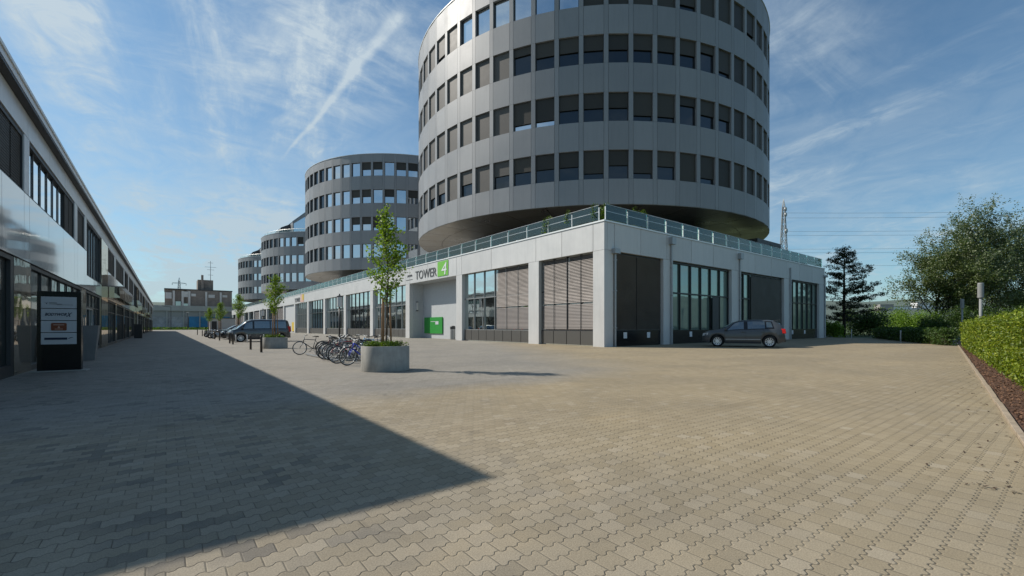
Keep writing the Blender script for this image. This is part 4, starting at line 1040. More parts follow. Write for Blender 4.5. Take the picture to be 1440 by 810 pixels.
def lamp():
    t = thing('street_lamp', None, 'street lamp'); m_ = MB(); m_.tube((0, 0, 0), (0, 0, 2.72), .06, .05, 12); m_.tube((0, 0, 0), (0, 0, .25), .085, .08, 12); m_.build('pole', M['black'], t, smooth=True)
    m_ = MB(); m_.lathe([(.0, 2.72), (.15, 2.72), (.17, 2.76), (.17, 3.45), (.0, 3.45)], n=20); m_.build('lamp_shade', M['lamp'], t, smooth=False)
    m_ = MB(); m_.lathe([(.19, 3.45), (.19, 3.5), (.05, 3.58), (.03, 3.68), (0, 3.68)], n=20); m_.build('cap', M['black'], t); return t
L0 = lamp(); L0.location = (9.9, 33.1, 0); L0['label'] = 'dark street lamp with white cylindrical head rising behind the bicycles'; L0['group'] = 'street lamps with cylindrical heads'
dup(L0, (10.0, 66.0, 0), 0, 'street lamp whose white head shows above the van roof')
def lampR():
    t = thing('street_lamp', None, 'street lamp'); m_ = MB(); m_.tube((0, 0, 0), (0, 0, 2.82), .07, .06, 12); m_.build('pole', M['lamp2'], t, smooth=True)
    m_ = MB(); m_.lathe([(0, 2.82), (.11, 2.82), (.125, 2.86), (.125, 3.58), (.11, 3.62), (0, 3.62)], n=20); m_.build('lamp_shade', M['lamp2'], t, smooth=False); return t
L1 = lampR(); x, y = polar(1379, 23.6); L1.location = (x, y, 0); L1['label'] = 'taller grey lamp post with pale cylindrical head behind the hedge'; L1['group'] = 'grey lamps behind the hedge'
x, y = polar(1353, 37.3); dup(L1, (x, y, 0), 0, 'smaller, farther grey lamp post at the hedge end')

# ------------------------------------------------------------------ bicycles
wheel_me = {}
def bike(name, label, paint, loc, rz, scale=.92, mud=False, basket=False, step=False, lean=0):
    t = thing(name, label, 'bicycle', loc, rz, 'bicycles parked in the rack'); t.scale = (scale,)*3; t.rotation_euler = (R(lean), 0, rz)
    r = .34
    # +x is forward; rear wheel at x=-.52, front wheel at x=.53
    for x in (-.52, .53):
        if 'rim' not in wheel_me:
            a = MB(); a.torus((0, 0, 0), r-.018, .0185, 'y', 40, 8); wheel_me['tyre'] = a.mesh('tyre', M['tyre'], True)
            a = MB(); a.torus((0, 0, 0), r-.04, .011, 'y', 36, 5); a.tube((0, -.045, 0), (0, .045, 0), .02, n=8); wheel_me['rim'] = a.mesh('rim', M['steel'], True)
            a = MB()
            for k in range(18):
                an = 2*PI*k/18; a.tube((.015*math.cos(an+.5), .03*(-1)**k, .015*math.sin(an+.5)), ((r-.045)*math.cos(an), 0, (r-.045)*math.sin(an)), .0022, n=3, caps=False)
            wheel_me['spokes'] = a.mesh('spokes', M['steel'])
        wo_ = bpy.data.objects.new('wheel', wheel_me['rim']); col.objects.link(wo_); wo_.parent = t; wo_.location = (x, 0, r)
        for nm in ('tyre', 'spokes'): q = bpy.data.objects.new(nm, wheel_me[nm]); col.objects.link(q); q.parent = wo_
    f = MB(); bb = (-.08, 0, .29); st = (-.2, 0, .78); hd0 = (.37, 0, .62); hd1 = (.32, 0, .82)
    f.tube(bb, (st[0]-.02, 0, st[2]), .017, n=8); f.tube(bb, hd0, .021, n=8)
    if step: f.tube((-.14, 0, .48), hd1, .017, n=8)
    else: f.tube((-.19, 0, .74), (hd1[0], 0, .78), .018, n=8)
    f.tube(hd0, hd1, .021, n=8)
    for s_ in (-1, 1): f.tube((bb[0], s_*.03, bb[2]), (-.52, s_*.06, r), .010, n=6); f.tube((-.185, s_*.02, .72), (-.52, s_*.06, r), .009, n=6)
    fo = f.build('frame', paint, t, smooth=True)
    f = MB()
    for s_ in (-1, 1): f.tube((.385, s_*.045, .6), (.53, s_*.05, r), .012, .009, n=6)
    f.tube((.385, -.05, .6), (.385, .05, .6), .014, n=6); f.build('fork', paint, t, smooth=True)
    f = MB(); f.tube((.32, 0, .8), (.30, 0, .95), .014, n=6); f.path([(.30, 0, .95), (.33, .12, .96), (.27, .28, .97)], .012); f.path([(.30, 0, .95), (.33, -.12, .96), (.27, -.28, .97)], .012)
    hb = f.build('handlebar', M['steel'], t, smooth=True); f = MB(); f.tube((.28, .24, .97), (.22, .32, .97), .017); f.tube((.28, -.24, .97), (.22, -.32, .97), .017); f.build('grip', M['seat_o'], hb)
    f = MB(); f.arr([(-.36, -.08, .93), (-.36, .08, .93), (-.2, .05, .94), (-.07, .015, .92), (-.07, -.015, .92), (-.2, -.05, .94), (-.36, -.06, .88), (-.36, .06, .88), (-.2, .03, .9), (-.07, .01, .9), (-.07, -.01, .9), (-.2, -.03, .9)],
        [(0, 5, 4, 3, 2, 1), (6, 7, 8, 9, 10, 11), (0, 1, 7, 6), (1, 2, 8, 7), (2, 3, 9, 8), (3, 4, 10, 9), (4, 5, 11, 10), (5, 0, 6, 11)]); f.tube((-.23, 0, .76), (-.24, 0, .9), .013)
    f.build('saddle', M['seat_o'], t)
    f = MB(); f.torus((bb[0], -.04, bb[2]), .088, .006, 'y', 24, 4); f.tube((bb[0], -.07, bb[2]), (bb[0], .07, bb[2]), .02, n=8); f.tube((bb[0], -.07, bb[2]), (bb[0]+.12, -.07, bb[2]-.12), .010); f.tube((bb[0], .07, bb[2]), (bb[0]-.12, .07, bb[2]+.12), .010)
    f.box(bb[0]+.07, bb[0]+.17, -.16, -.08, bb[2]-.135, bb[2]-.11); f.box(bb[0]-.17, bb[0]-.07, .08, .16, bb[2]+.11, bb[2]+.135)
    f.tube((bb[0], -.045, bb[2]+.088), (-.52, -.045, r+.035), .004, n=4); f.tube((bb[0], -.045, bb[2]-.088), (-.52, -.045, r-.035), .004, n=4); f.build('crank', M['frame'], t)
    if mud:
        for cx_ in (-.52, .53):
            f = MB(); rr = r+.02; i0 = 0
            for k in range(12):
                a0 = R(20+k*12.5)
                for sy in (-.025, .025): f.v.append((cx_+rr*math.cos(a0), sy, r+rr*math.sin(a0)))
                if k: f.f.append((2*k-2, 2*k-1, 2*k+1, 2*k)); f.mi.append(0)
            f.build('mudguard', M['frame'], t)
        f = MB(); f.path([(-.22, .05, .72), (-.68, .05, .72)], .006); f.path([(-.22, -.05, .72), (-.68, -.05, .72)], .006); f.path([(-.62, .05, .72), (-.52, .06, .34)], .005)
        f.build('luggage_rack', M['frame'], t)
    if basket:
        f = MB()
        for z in (.78, .86, .94, 1.0):
            f.path([(.40, -.15, z), (.64, -.15, z), (.64, .15, z), (.40, .15, z), (.40, -.15, z)], .004, 4)
        for q in (-.15, 0, .15): f.path([(.40, q, .78), (.64, q, .78)], .004, 4); f.path([(.64, q, .78), (.64, q, 1.0)], .004, 4); f.path([(.40, q, .78), (.40, q, 1.0)], .004, 4)
        f.build('basket', M['black'], t)
    f = MB(); f.tube((-.1, .05, .27), (-.18, .2, .0), .009); f.build('kickstand', M['steel'], t)
    return t
bikepaint('paint_blue', (.01, .045, .55)); bikepaint('paint_black', (.015, .015, .017)); bikepaint('paint_red', (.35, .015, .015)); bikepaint('paint_silver', (.45, .46, .47)); bikepaint('paint_cyan', (.02, .30, .55)); bikepaint('paint_dgrey', (.07, .075, .08)); bikepaint('paint_dred', (.12, .02, .02)); bikepaint('paint_green', (.05, .12, .07))
bikes = [('bright blue bicycle closest to the planter, nearest of the row', 'paint_blue', 5.28, 15.25, 10, True, False, True),
         ('black bicycle with mudguards right behind the blue one', 'paint_black', 5.25, 16.1, -14, True, False, False),
         ('dark bicycle with thin silver rims, third from the near end', 'paint_dgrey', 5.35, 16.9, 6, False, False, False),
         ('red framed bicycle in the middle of the row', 'paint_red', 5.40, 17.55, -3, False, True, False),
         ('silver bicycle beside the red one', 'paint_silver', 5.35, 18.15, 8, True, False, False),
         ('dark red bicycle behind the silver one', 'paint_dred', 5.5, 18.75, -8, False, False, True),
         ('grey bicycle with a front basket', 'paint_dgrey', 5.75, 19.35, 4, True, True, False),
         ('second silver bicycle, toward the far end of the rack', 'paint_silver', 5.9, 19.95, -6, False, False, False),
         ('green-grey bicycle near the far end of the rack', 'paint_green', 6.0, 20.6, 5, True, False, True),
         ('black bicycle with handlebars higher than its neighbours, next to last', 'paint_black', 6.1, 21.2, -10, False, False, False),
         ('black bicycle standing alone at the far left end of the row', 'paint_black', 5.38, 22.3, -4, False, False, False)]
for i, (lab, pt, x, y, a, mud, bas, stp) in enumerate(bikes):
    flip = i in (1, 3, 6, 8)
    bike('bicycle', lab, M[pt], (x, y, .0 if i in (0, 1, 10) else .02), R(a + (180 if i in (0, 1, 2, 10, 5) else 0)), .92, mud, bas, stp, lean=(-4, 3, 5, -3, 4, -5, 3, -4, 4, -3, 5)[i])
far_b = [('silver bicycle in the second rack, right of the lamp post', 'paint_silver', 7.5, 20.0), ('pale blue bicycle in the second rack, partly behind the stakes', 'paint_cyan', 7.9, 21.6), ('dark bicycle in the second rack near the planter', 'paint_dgrey', 7.6, 19.3), ('black bicycle in the second rack, farthest left', 'paint_black', 7.4, 22.6), ('grey bicycle in the second rack, hidden behind others', 'paint_dgrey', 7.7, 23.3)]
for i, (lab, pt, x, y) in enumerate(far_b): bike('bicycle', lab, M[pt], (x, y, 0), R(180*(i % 2)+(-8, 6, 3, -4, 7)[i]), .92, i % 2 == 0, False, False, lean=(4, -4, 3, 5, -3)[i])
for k, (x, y0, y1, lab) in enumerate(((5.9, 16.4, 21.8, 'long low steel bicycle rack holding the front row of bicycles'), (8.1, 19.0, 23.6, 'second steel bicycle rack nearer the podium'))):
    t = thing('bicycle_rack', lab, 'bike rack', (x, (y0+y1)/2, 0), 0, 'steel bicycle racks')
    m_ = MB(); m_.box(x-.9 if k == 0 else x-.05, x-.82 if k == 0 else x+.03, y0, y1, .02, .08); m_.box(x+.3, x+.38, y0, y1, .02, .08); place(m_, 'rail', M['steel'], t)
    yy = y0+.2
    while yy < y1:
        m_ = MB()
        for s_ in (-.06, .06): m_.path([(x-.5, yy+s_, .06), (x-.45, yy+s_, .5), (x-.1, yy+s_, .52), (x+.3, yy+s_, .06)], .011, 6)
        place(m_, 'wheel_holder', M['steel'], t, smooth=True); yy += .58
m_ = MB(); m_.box(5.15, 6.6, 18.3, 18.95, 0, .1); m_.box(5.35, 6.7, 17.1, 17.6, 0, .06); o = m_.build('rack_ballast', M['concrete'], bevel=.01); tag(o, 'low concrete ballast slabs under the near bicycle rack', 'slab')

# ------------------------------------------------------------------ cars
def car(label, loc, rz, scale, paint, kind='hatch', name='parked_car', cat='car', far=False):
    t = thing(name, label, cat, loc, rz, 'vehicles parked in the yard and street'); t.scale = (scale,)*3
    if kind == 'hatch':
        L, W, H = 3.97, .84, 1.46; wb = 2.47; fx = 1.22; rx = fx-wb; wr = .31
        top = [(-1.96, .62), (-1.94, .90), (-1.90, 1.02), (-1.72, 1.26), (-1.50, 1.40), (-1.2, 1.44), (-.5, 1.46), (.1, 1.43), (.45, 1.33), (1.02, .98), (1.15, .94), (1.6, .88), (1.85, .80), (1.96, .68), (2.0, .5)]
        belt = [(-1.96, .60), (-1.9, .98), (-1.0, .95), (.8, .88), (1.1, .86), (1.6, .80), (1.85, .74), (2.0, .48)]
    else:
        L, W, H = 4.7, .95, 1.93; wb = 3.1; fx = 1.5; rx = fx-wb; wr = .34
        top = [(-2.38, .7), (-2.36, 1.1), (-2.30, 1.5), (-2.2, 1.85), (-2.0, 1.92), (0, 1.94), (.7, 1.90), (1.1, 1.75), (1.75, 1.15), (1.85, 1.10), (2.2, .98), (2.33, .82), (2.38, .6)]
        belt = [(-2.38, .7), (-2.36, 1.08), (0, 1.08), (1.4, 1.04), (1.85, .98), (2.2, .88), (2.38, .58)]
    def interp(tab, x): return float(np.interp(x, [p[0] for p in tab], [p[1] for p in tab]))
    x0, x1 = top[0][0], top[-1][0]; xs = sorted(set(list(np.round(np.linspace(x0, x1, 84), 4))))
    sill = .20 if kind == 'hatch' else .24; ar = wr+.055
    def wid(x):       # plan taper
        e = min(x-x0, x1-x); return W*(1 - .16*max(0, 1-e/.45)**2)
    def sect(x):
        zt = interp(top, x); zb_ = min(interp(belt, x), zt-.02); zl = sill + (.12*max(0, 1-(x1-x)/.35) + .14*max(0, 1-(x-x0)/.35))
        for cx in (fx, rx):
            if abs(x-cx) < ar: zl = max(zl, wr + math.sqrt(ar*ar-(x-cx)**2))
        zl = min(zl, zb_-.06); ww = wid(x); gh = zt-zb_
        rw = ww - .04 - (.26 if kind == 'hatch' else .13)*min(1, gh/.45)
        zm = zl + (zb_-zl)*.55
        return [(0, zl+.01), (ww*.86, zl+.005), (ww*.975, zl), (ww, zl+(zm-zl)*.4), (ww*1.0, zm), (ww*.985, zb_-.05), (ww-.035, zb_), (ww-.045-(ww-.045-rw)*.5, zb_+gh*.5), (rw, zb_+gh*.90), (rw*.86, zt-.01*min(1, gh*2)), (rw*.45, zt+.015), (0, zt+.02)]
    V = []; F = []; FI = []
    for x in xs:
        s_ = sect(x); ring = [(x, -y, z) for y, z in s_] + [(x, y, z) for y, z in reversed(s_[1:-1])]
        V += ring
    n_ = 22
    for i in range(len(xs)-1):
        for k in range(n_): F.append((i*n_+k, (i+1)*n_+k, (i+1)*n_+(k+1) % n_, i*n_+(k+1) % n_)); FI.append(1 if k in (0, 1, 20, 21) else 0)
    F.append(tuple(range(n_))); FI.append(0); F.append(tuple((len(xs)-1)*n_+k for k in reversed(range(n_)))); FI.append(0)
    m_ = MB(); m_.v = V; m_.f = F; m_.mi = FI; body = m_.build('body', [paint, M['plastic']], t, smooth=True)
    e = body.modifiers.new('e', 'EDGE_SPLIT'); e.split_angle = R(50)
    def side(x, f, s_, push=.006):      # point on the greenhouse side, f 0..1
        c = sect(x); a, b_, d = c[6], c[7], c[8]
        y = a[0]+(b_[0]-a[0])*f*2 if f < .5 else b_[0]+(d[0]-b_[0])*(f-.5)*2; z = a[1]+(b_[1]-a[1])*f*2 if f < .5 else b_[1]+(d[1]-b_[1])*(f-.5)*2
        return (x, s_*(y+push), z+push*.3)
    def side_win(xa, xb, s_, nm='side_window', f0=.1, f1=.93, la=0, lb_=0):
        g_ = MB(); K = 10
        for k in range(K):
            p, q = xa+(xb-xa)*k/K, xa+(xb-xa)*(k+1)/K
            for j in range(4):
                fa_, fb_ = f0+(f1-f0)*j/4, f0+(f1-f0)*(j+1)/4
                P = [side(p+la*fa_*(1-k/K)+lb_*fa_*(k/K), fa_, s_), side(q+la*fa_*(1-(k+1)/K)+lb_*fa_*((k+1)/K), fa_, s_), side(q+la*fb_*(1-(k+1)/K)+lb_*fb_*((k+1)/K), fb_, s_), side(p+la*fb_*(1-k/K)+lb_*fb_*(k/K), fb_, s_)]
                g_.quad(*(P if s_ < 0 else P[::-1]))
        g_.build(nm, M['car_glass'], t, smooth=True)
    def side_band(xa, xb, s_, f0, f1, la, lb_):
        g_ = MB(); K = 14
        for k in range(K):
            for j in range(4):
                fa_, fb_ = f0+(f1-f0)*j/4, f0+(f1-f0)*(j+1)/4
                def X_(q, f): return xa+(xb-xa)*q + la*f*(1-q) + lb_*f*q
                P = [side(X_(k/K, fa_), fa_, s_, .003), side(X_((k+1)/K, fa_), fa_, s_, .003), side(X_((k+1)/K, fb_), fb_, s_, .003), side(X_(k/K, fb_), fb_, s_, .003)]
                g_.quad(*(P if s_ < 0 else P[::-1]))
        g_.build('window_surround', M['blackg'], t, smooth=True)
    def slope_glass(xa, xb, nm):       # windscreen / rear window on top surface
        g_ = MB(); K = 8
        for k in range(K):
            p, q = xa+(xb-xa)*k/K, xa+(xb-xa)*(k+1)/K; cp_, cq = sect(p), sect(q)
            R_ = []
            for c, x in ((cp_, p), (cq, q)):
                R_.append([(x, sg*c[i_][0]*sc, c[i_][1]+.008) for sg, i_, sc in ((-1, 8, .97), (-1, 9, 1), (-1, 10, 1), (1, 11, 1), (1, 10, 1), (1, 9, 1), (1, 8, .97))])
            for j in range(6): g_.quad(R_[0][j], R_[1][j], R_[1][j+1], R_[0][j+1])
        g_.build(nm, M['car_glass'], t, smooth=True)
    for s_ in (-1, 1):
        if kind == 'hatch': side_band(-1.48, .90, s_, .03, .97, .12, -.46)
        else: side_band(-2.08, 1.52, s_, .05, .93, .04, -.38)
        if kind == 'hatch':
            side_win(-.07, .78, s_, la=.02, lb_=-.42); side_win(-1.05, -.25, s_, la=.02, lb_=.02); side_win(-1.42, -1.12, s_, 'quarter_window', .2, .85, .12, .02)
        else:
            side_win(.62, 1.42, s_, la=.0, lb_=-.35, f1=.88); side_win(-.7, .48, s_, f1=.9); side_win(-2.02, -.78, s_, f1=.9, la=.05)
    if kind == 'hatch': slope_glass(.50, 1.0, 'windscreen'); slope_glass(-1.80, -1.55, 'rear_window')
    else: slope_glass(1.14, 1.72, 'windscreen'); slope_glass(-2.33, -2.24, 'rear_window')
    for cx in (fx, rx):
        for s_ in (-1, 1):
            a = MB(); yy = s_*(W-.11)
            a.lathe([(wr-.10, -.095), (wr-.015, -.10), (wr, -.07), (wr, .07), (wr-.015, .10), (wr-.10, .095)], n=28); a.v = [(cx+p[0], yy+p[2], wr+p[1]) for p in a.v]; ty = a.build('wheel', M['tyre'], t, smooth=True)
            a = MB(); a.lathe([(wr-.10, .085), (wr-.125, .07), (wr-.125, -.07)], n=28)
            for k in range(10):
                an = 2*PI*k/10; c_, sn = math.cos(an), math.sin(an); a.obox((c_*(wr-.1)*.5, sn*(wr-.1)*.5, .065), (c_*(wr-.1)*.48, sn*(wr-.1)*.48, .006), (-sn*.020, c_*.020, 0), (0, 0, .012))
            a.lathe([(0, .085), (.05, .08), (.055, .05)], n=12)
            a.v = [(cx+p[0], yy+s_*p[2], wr+p[1]) for p in a.v]; a.build('rim', M['rim'], ty)
            a = MB(); a.lathe([(0, .02), (wr-.1, .02)], n=20); a.v = [(cx+p[0], yy+s_*p[2], wr+p[1]) for p in a.v]; a.build('brake', M['plastic'], ty)
    # lamps, plates, handles, mirrors, trim
    zb_ = interp(belt, x0+.12)
    for s_ in (-1, 1):
        a = MB(); wd = wid(x0+.12); z0_, z1_ = (.74, .98) if kind == 'hatch' else (.85, 1.35)
        a.obox((x0+.10, s_*(wd-.075), (z0_+z1_)/2), (.125, s_*-.02, 0), (0, .085, 0), (.02, 0, (z1_-z0_)/2)); a.build('tail_light', M['red_l'], t, bevel=.02)
        a = MB(); wd = wid(x1-.16); hz = .68 if kind == 'hatch' else .84
        a.obox((x1-.17, s_*(wd-.13), hz), (.14, -s_*.05, -.02), (0, .12, 0), (-.02, 0, .075)); a.build('headlight', M['head_l'], t, bevel=.02)
        a = MB(); mx_ = .80 if kind == 'hatch' else 1.35; mz = .96 if kind == 'hatch' else 1.2
        a.obox((mx_, s_*(W+.09), mz), (.05, 0, 0), (0, .09, 0), (0, 0, .065)); a.obox((mx_+.0, s_*(W-.02), mz-.04), (.03, 0, 0), (0, .05, 0), (0, 0, .02)); a.build('wing_mirror', paint, t, bevel=.02)
        for hx in ((-.02, -.95) if kind == 'hatch' else (.72, .40)):
            a = MB(); hz = .80 if kind == 'hatch' else 1.0; a.obox((hx, s_*(W+.008), hz), (.085, 0, 0), (0, .012, 0), (0, 0, .016)); a.build('door_handle', paint, t)
        a = MB()     # shut lines
        for dx_ in ((.86, -.16, -1.0) if kind == 'hatch' else (1.42, .55, -.7)):
            c = sect(dx_)
            for (ya, za), (yb, zb2) in zip(c[3:6], c[4:7]): a.obox((dx_, s_*((ya+yb)/2+.001), (za+zb2)/2), (.005, 0, 0), (0, s_*(yb-ya)/2, (zb2-za)/2), (0, .003, 0))
        a.build('shut_line', M['plastic'], t)
        a = MB(); a.obox((((fx+rx)/2), s_*(W-.005), sill+.06), ((wb/2-ar-.02), 0, 0), (0, .014, 0), (0, 0, .045)); a.build('sill_trim', M['plastic'], t)
        if kind == 'hatch': a = MB(); a.obox((((fx+rx)/2), s_*(W+.002), .42), ((wb/2-ar-.04), 0, 0), (0, .012, 0), (0, 0, .02)); a.build('side_moulding', M['pipe'], t)
    a = MB(); zf = .33
    a.obox((x1-.045, 0, .36), (.03, 0, 0), (0, W*.55, 0), (0, 0, .10)); a.build('grille', M['plastic'], t, bevel=.01)
    a = MB(); a.obox((x0+.02, 0, .40), (.05, 0, 0), (0, W*.72, 0), (0, 0, .09)); a.build('rear_bumper_insert', M['plastic'], t, bevel=.02)
    a = MB(); a.obox((x0-.01, 0, .76), (.008, 0, 0), (0, .26, 0), (0, 0, .055)); a.build('number_plate', M['plate'], t)
    a = MB(); a.obox((x0-.035, 0, .50), (.02, 0, 0), (0, .5, 0), (0, 0, .03)); a.build('rear_reflector_strip', M['head_l'], t)
    if kind == 'hatch':
        a = MB(); a.obox((-1.60, 0, 1.425), (.16, 0, -.02), (0, .52, 0), (0, 0, .014)); a.build('roof_spoiler', paint, t, bevel=.01)
    return t
hd_ = Vector((-.41, .91)); car('dark grey hatchback parked in the shade of the podium', (29.8, 13.8, 0), math.atan2(hd_.y, hd_.x), 1.19, M['car_grey'])
car('dark anthracite van parked with its nose toward the street', (6.5, 44.9, 0), PI, 1.0, M['car_van'], 'van', 'parked_van', 'van')
car('black car behind the van, front nearest the street', (6.45, 54.0, 0), PI, 1.05, M['car_blk'])
car('dark car farther along, its bonnet behind the motorcycles', (6.7, 61.5, 0), PI, 1.05, M['car_grey'])
# motorcycles
def moto(x, y, rz, label):
    t = thing('motorcycle', label, 'motorcycle', (x, y, 0), rz, 'motorcycles parked beyond the cars'); t.rotation_euler = (R(7), 0, rz)
    for cx in (-.65, .68):
        a = MB(); a.torus((cx, 0, .31), .24, .065, 'y', 28, 8); wo_ = a.build('wheel', M['tyre'], t, smooth=True)
        a = MB(); a.torus((cx, 0, .31), .17, .012, 'y', 24, 5)
        for k in range(6): a.tube((cx, 0, .31), (cx+.17*math.cos(k*PI/3), 0, .31+.17*math.sin(k*PI/3)), .012, n=4)
        a.tube((cx, -.07, .31), (cx, .07, .31), .03, n=8); a.build('rim', M['steel'], wo_)
    a = MB(); a.lathe([(0, -.30), (.13, -.26), (.17, 0), (.12, .25), (0, .30)], n=14); a.v = [(p[2]+.15, p[0]*.9, .83+p[1]*.75) for p in a.v]; a.build('fuel_tank', M['car_blk'], t, smooth=True)
    a = MB(); a.obox((-.38, 0, .80), (.34, 0, .03), (0, .13, 0), (0, 0, .05)); a.build('saddle', M['seat_o'], t, bevel=.03)
    a = MB(); a.box(-.15, .28, -.16, .16, .28, .62); a.build('engine', M['steel'], t, bevel=.04)
    a = MB(); a.tube((-.65, -.12, .31), (-.1, -.1, .45), .025); a.tube((.42, 0, .85), (-.1, 0, .45), .03); a.tube((-.65, -.1, .31), (-.5, -.08, .75), .02); a.build('frame', M['frame'], t)
    a = MB()
    for s_ in (-1, 1): a.tube((.68, s_*.09, .31), (.44, s_*.09, .98), .022)
    a.build('fork', M['steel'], t); a = MB(); a.path([(.42, -.36, 1.04), (.46, -.12, 1.0), (.46, .12, 1.0), (.42, .36, 1.04)], .014); a.build('handlebar', M['black'], t)
    a = MB(); a.torus((.56, 0, .88), .05, .05, 'x', 16, 8); a.build('headlight', M['head_l'], t, smooth=True)
    a = MB(); a.tube((-.2, .17, .3), (-.9, .2, .38), .045, .055, 10); a.build('exhaust', M['steel'], t, smooth=True)
moto(4.7, 57.6, R(172), 'motorcycle with chrome exhaust standing between the two dark cars'); moto(4.5, 59.0, R(188), 'dark motorcycle second in line between the dark cars'); moto(4.6, 66.2, R(176), 'farthest motorcycle beside the fourth tree')

# ------------------------------------------------------------------ street end
t = thing('concrete_deck_building', 'long grey concrete deck building closing the end of the street', 'building', (20, 250, 0))
b = MB(); b.box(-60, 95, 252, 275, 0, 8.4); place(b, 'wall', M['brick'], t)
b = MB(); b.box(-60, 95, 250.0, 276, 8.4, 10.8); place(b, 'fascia', M['far_conc'], t)
b = MB(); b.box(-60, 95, 251.0, 251.98, 5.6, 8.39); place(b, 'recessed_band', M['frame_l'], t)
b = MB(); b.box(-60, 8.0, 250.9, 250.99, .9, 5.8); place(b, 'painted_wall', M['far_graf'], t)
b = MB(); b.box(8.2, 24, 250.8, 250.98, .7, 6.0); place(b, 'blue_hoarding', M['far_blue'], t)
b = MB(); b.box(-60, 60, 249.5, 250.0, 0, .9); place(b, 'plinth', M['far_white'], t)
for k, x in enumerate(range(-6, 24, 6)): b = MB(); b.box(x, x+.5, 250.2, 250.7, .9, 8.38); place(b, 'column', M['far_conc'], t)
t = thing('brick_building', 'brown brick block with flat roof rising behind the concrete deck', 'building', (12, 285, 0))
b = MB(); b.box(-.6, 28, 285, 310, 0, 20.2); b.box(8.4, 28.2, 284, 284.9, 0, 20.2); w_ = place(b, 'wall', M['brick'], t)
b = MB(); b.box(-.8, 28.4, 283.8, 310, 20.2, 20.7); place(b, 'roof', M['frame'], t)
b = MB(); b.box(13.2, 20, 288, 300, 20.7, 26.2); place(b, 'roof_house', M['brick'], t)
b = MB(); b.box(14.6, 15.6, 286, 287.5, 20.7, 28.6); place(b, 'chimney', M['brick'], t)
for x in (2.6, 6.2, 9.0, 16.2, 22.6): b = MB(); b.box(x, x+.9, 283.5, 283.79, 11, 19.6); place(b, 'white_pier', M['far_white'], t)
for x0_, x1_, z0_, z1_ in ((-.3, 2.2, 15.5, 18.6), (3.8, 5.9, 12, 14.2), (6.9, 8.9, 16.5, 19.4), (6.9, 8.9, 11.5, 13.2), (10.2, 12.2, 17, 18.4), (17.6, 20.4, 16.5, 18.2), (23.8, 26, 17, 18.2)):
    b = MB(); b.box(x0_, x1_, 283.6, 283.78, z0_, z1_); place(b, 'window', M['far_white'] if z1_ > 15 else M['glass'], t)
b = MB(); b.tube((18.8, 288, 26.2), (18.8, 288, 36.5), .12, .08)
for z, l in ((35.5, 1.2), (33.2, 2.6), (31.8, 1.6), (29.0, 1.2)): b.tube((18.8-l, 288, z), (18.8+l, 288, z), .07)
place(b, 'antenna', M['frame'], t)
# verge
rg = np.random.default_rng(77); N = 5000; P = np.c_[rg.uniform(-12, 26, N), rg.uniform(240, 249, N), rg.random(N)**2*1.1]
o = shards('verge_planting', P, .55, M['leaf_u'], .3, 1.6, curl=.3); tag(o, 'low green planting strip in front of the concrete deck building', 'planting', kind='stuff')
t = thing('arm_lamp', 'slender street lamp with side arm at the street end', 'street lamp', (1.6, 236, 0)); b = MB(); b.tube((0, 0, 0), (0, 0, 9.6), .13, .09); b.tube((0, 0, 9.6), (-3.0, 0, 10.0), .08); b.build('pole', M['frame'], t); b = MB(); b.box(-4.2, -3.0, -.2, .2, 9.9, 10.15); b.build('lamp_head', M['far_white'], t)
t = thing('street_lamp_short', 'plain lamp post in front of the blue hoarding', 'street lamp', (7.3, 236, 0)); b = MB(); b.tube((0, 0, 0), (0, 0, 7.2), .12, .09); b.build('pole', M['frame'], t); b = MB(); b.box(-.4, .4, -.2, .2, 7.2, 7.6); b.build('lamp_head', M['far_white'], t)
t = thing('site_hut', 'pale grey utility cabinet at the end of the parked cars', 'cabinet', (12.5, 150, 0)); b = MB(); b.box(-3, 3, -2, 2, 0, 3.6); b.build('body', M['far_conc'], t); b = MB(); b.box(-3.1, 3.1, -2.1, 2.1, 3.6, 3.8); b.build('roof', M['frame'], t); b = MB(); b.box(-2.6, -1.4, -2.03, -2.004, .1, 2.8); b.build('door', M['black'], t)

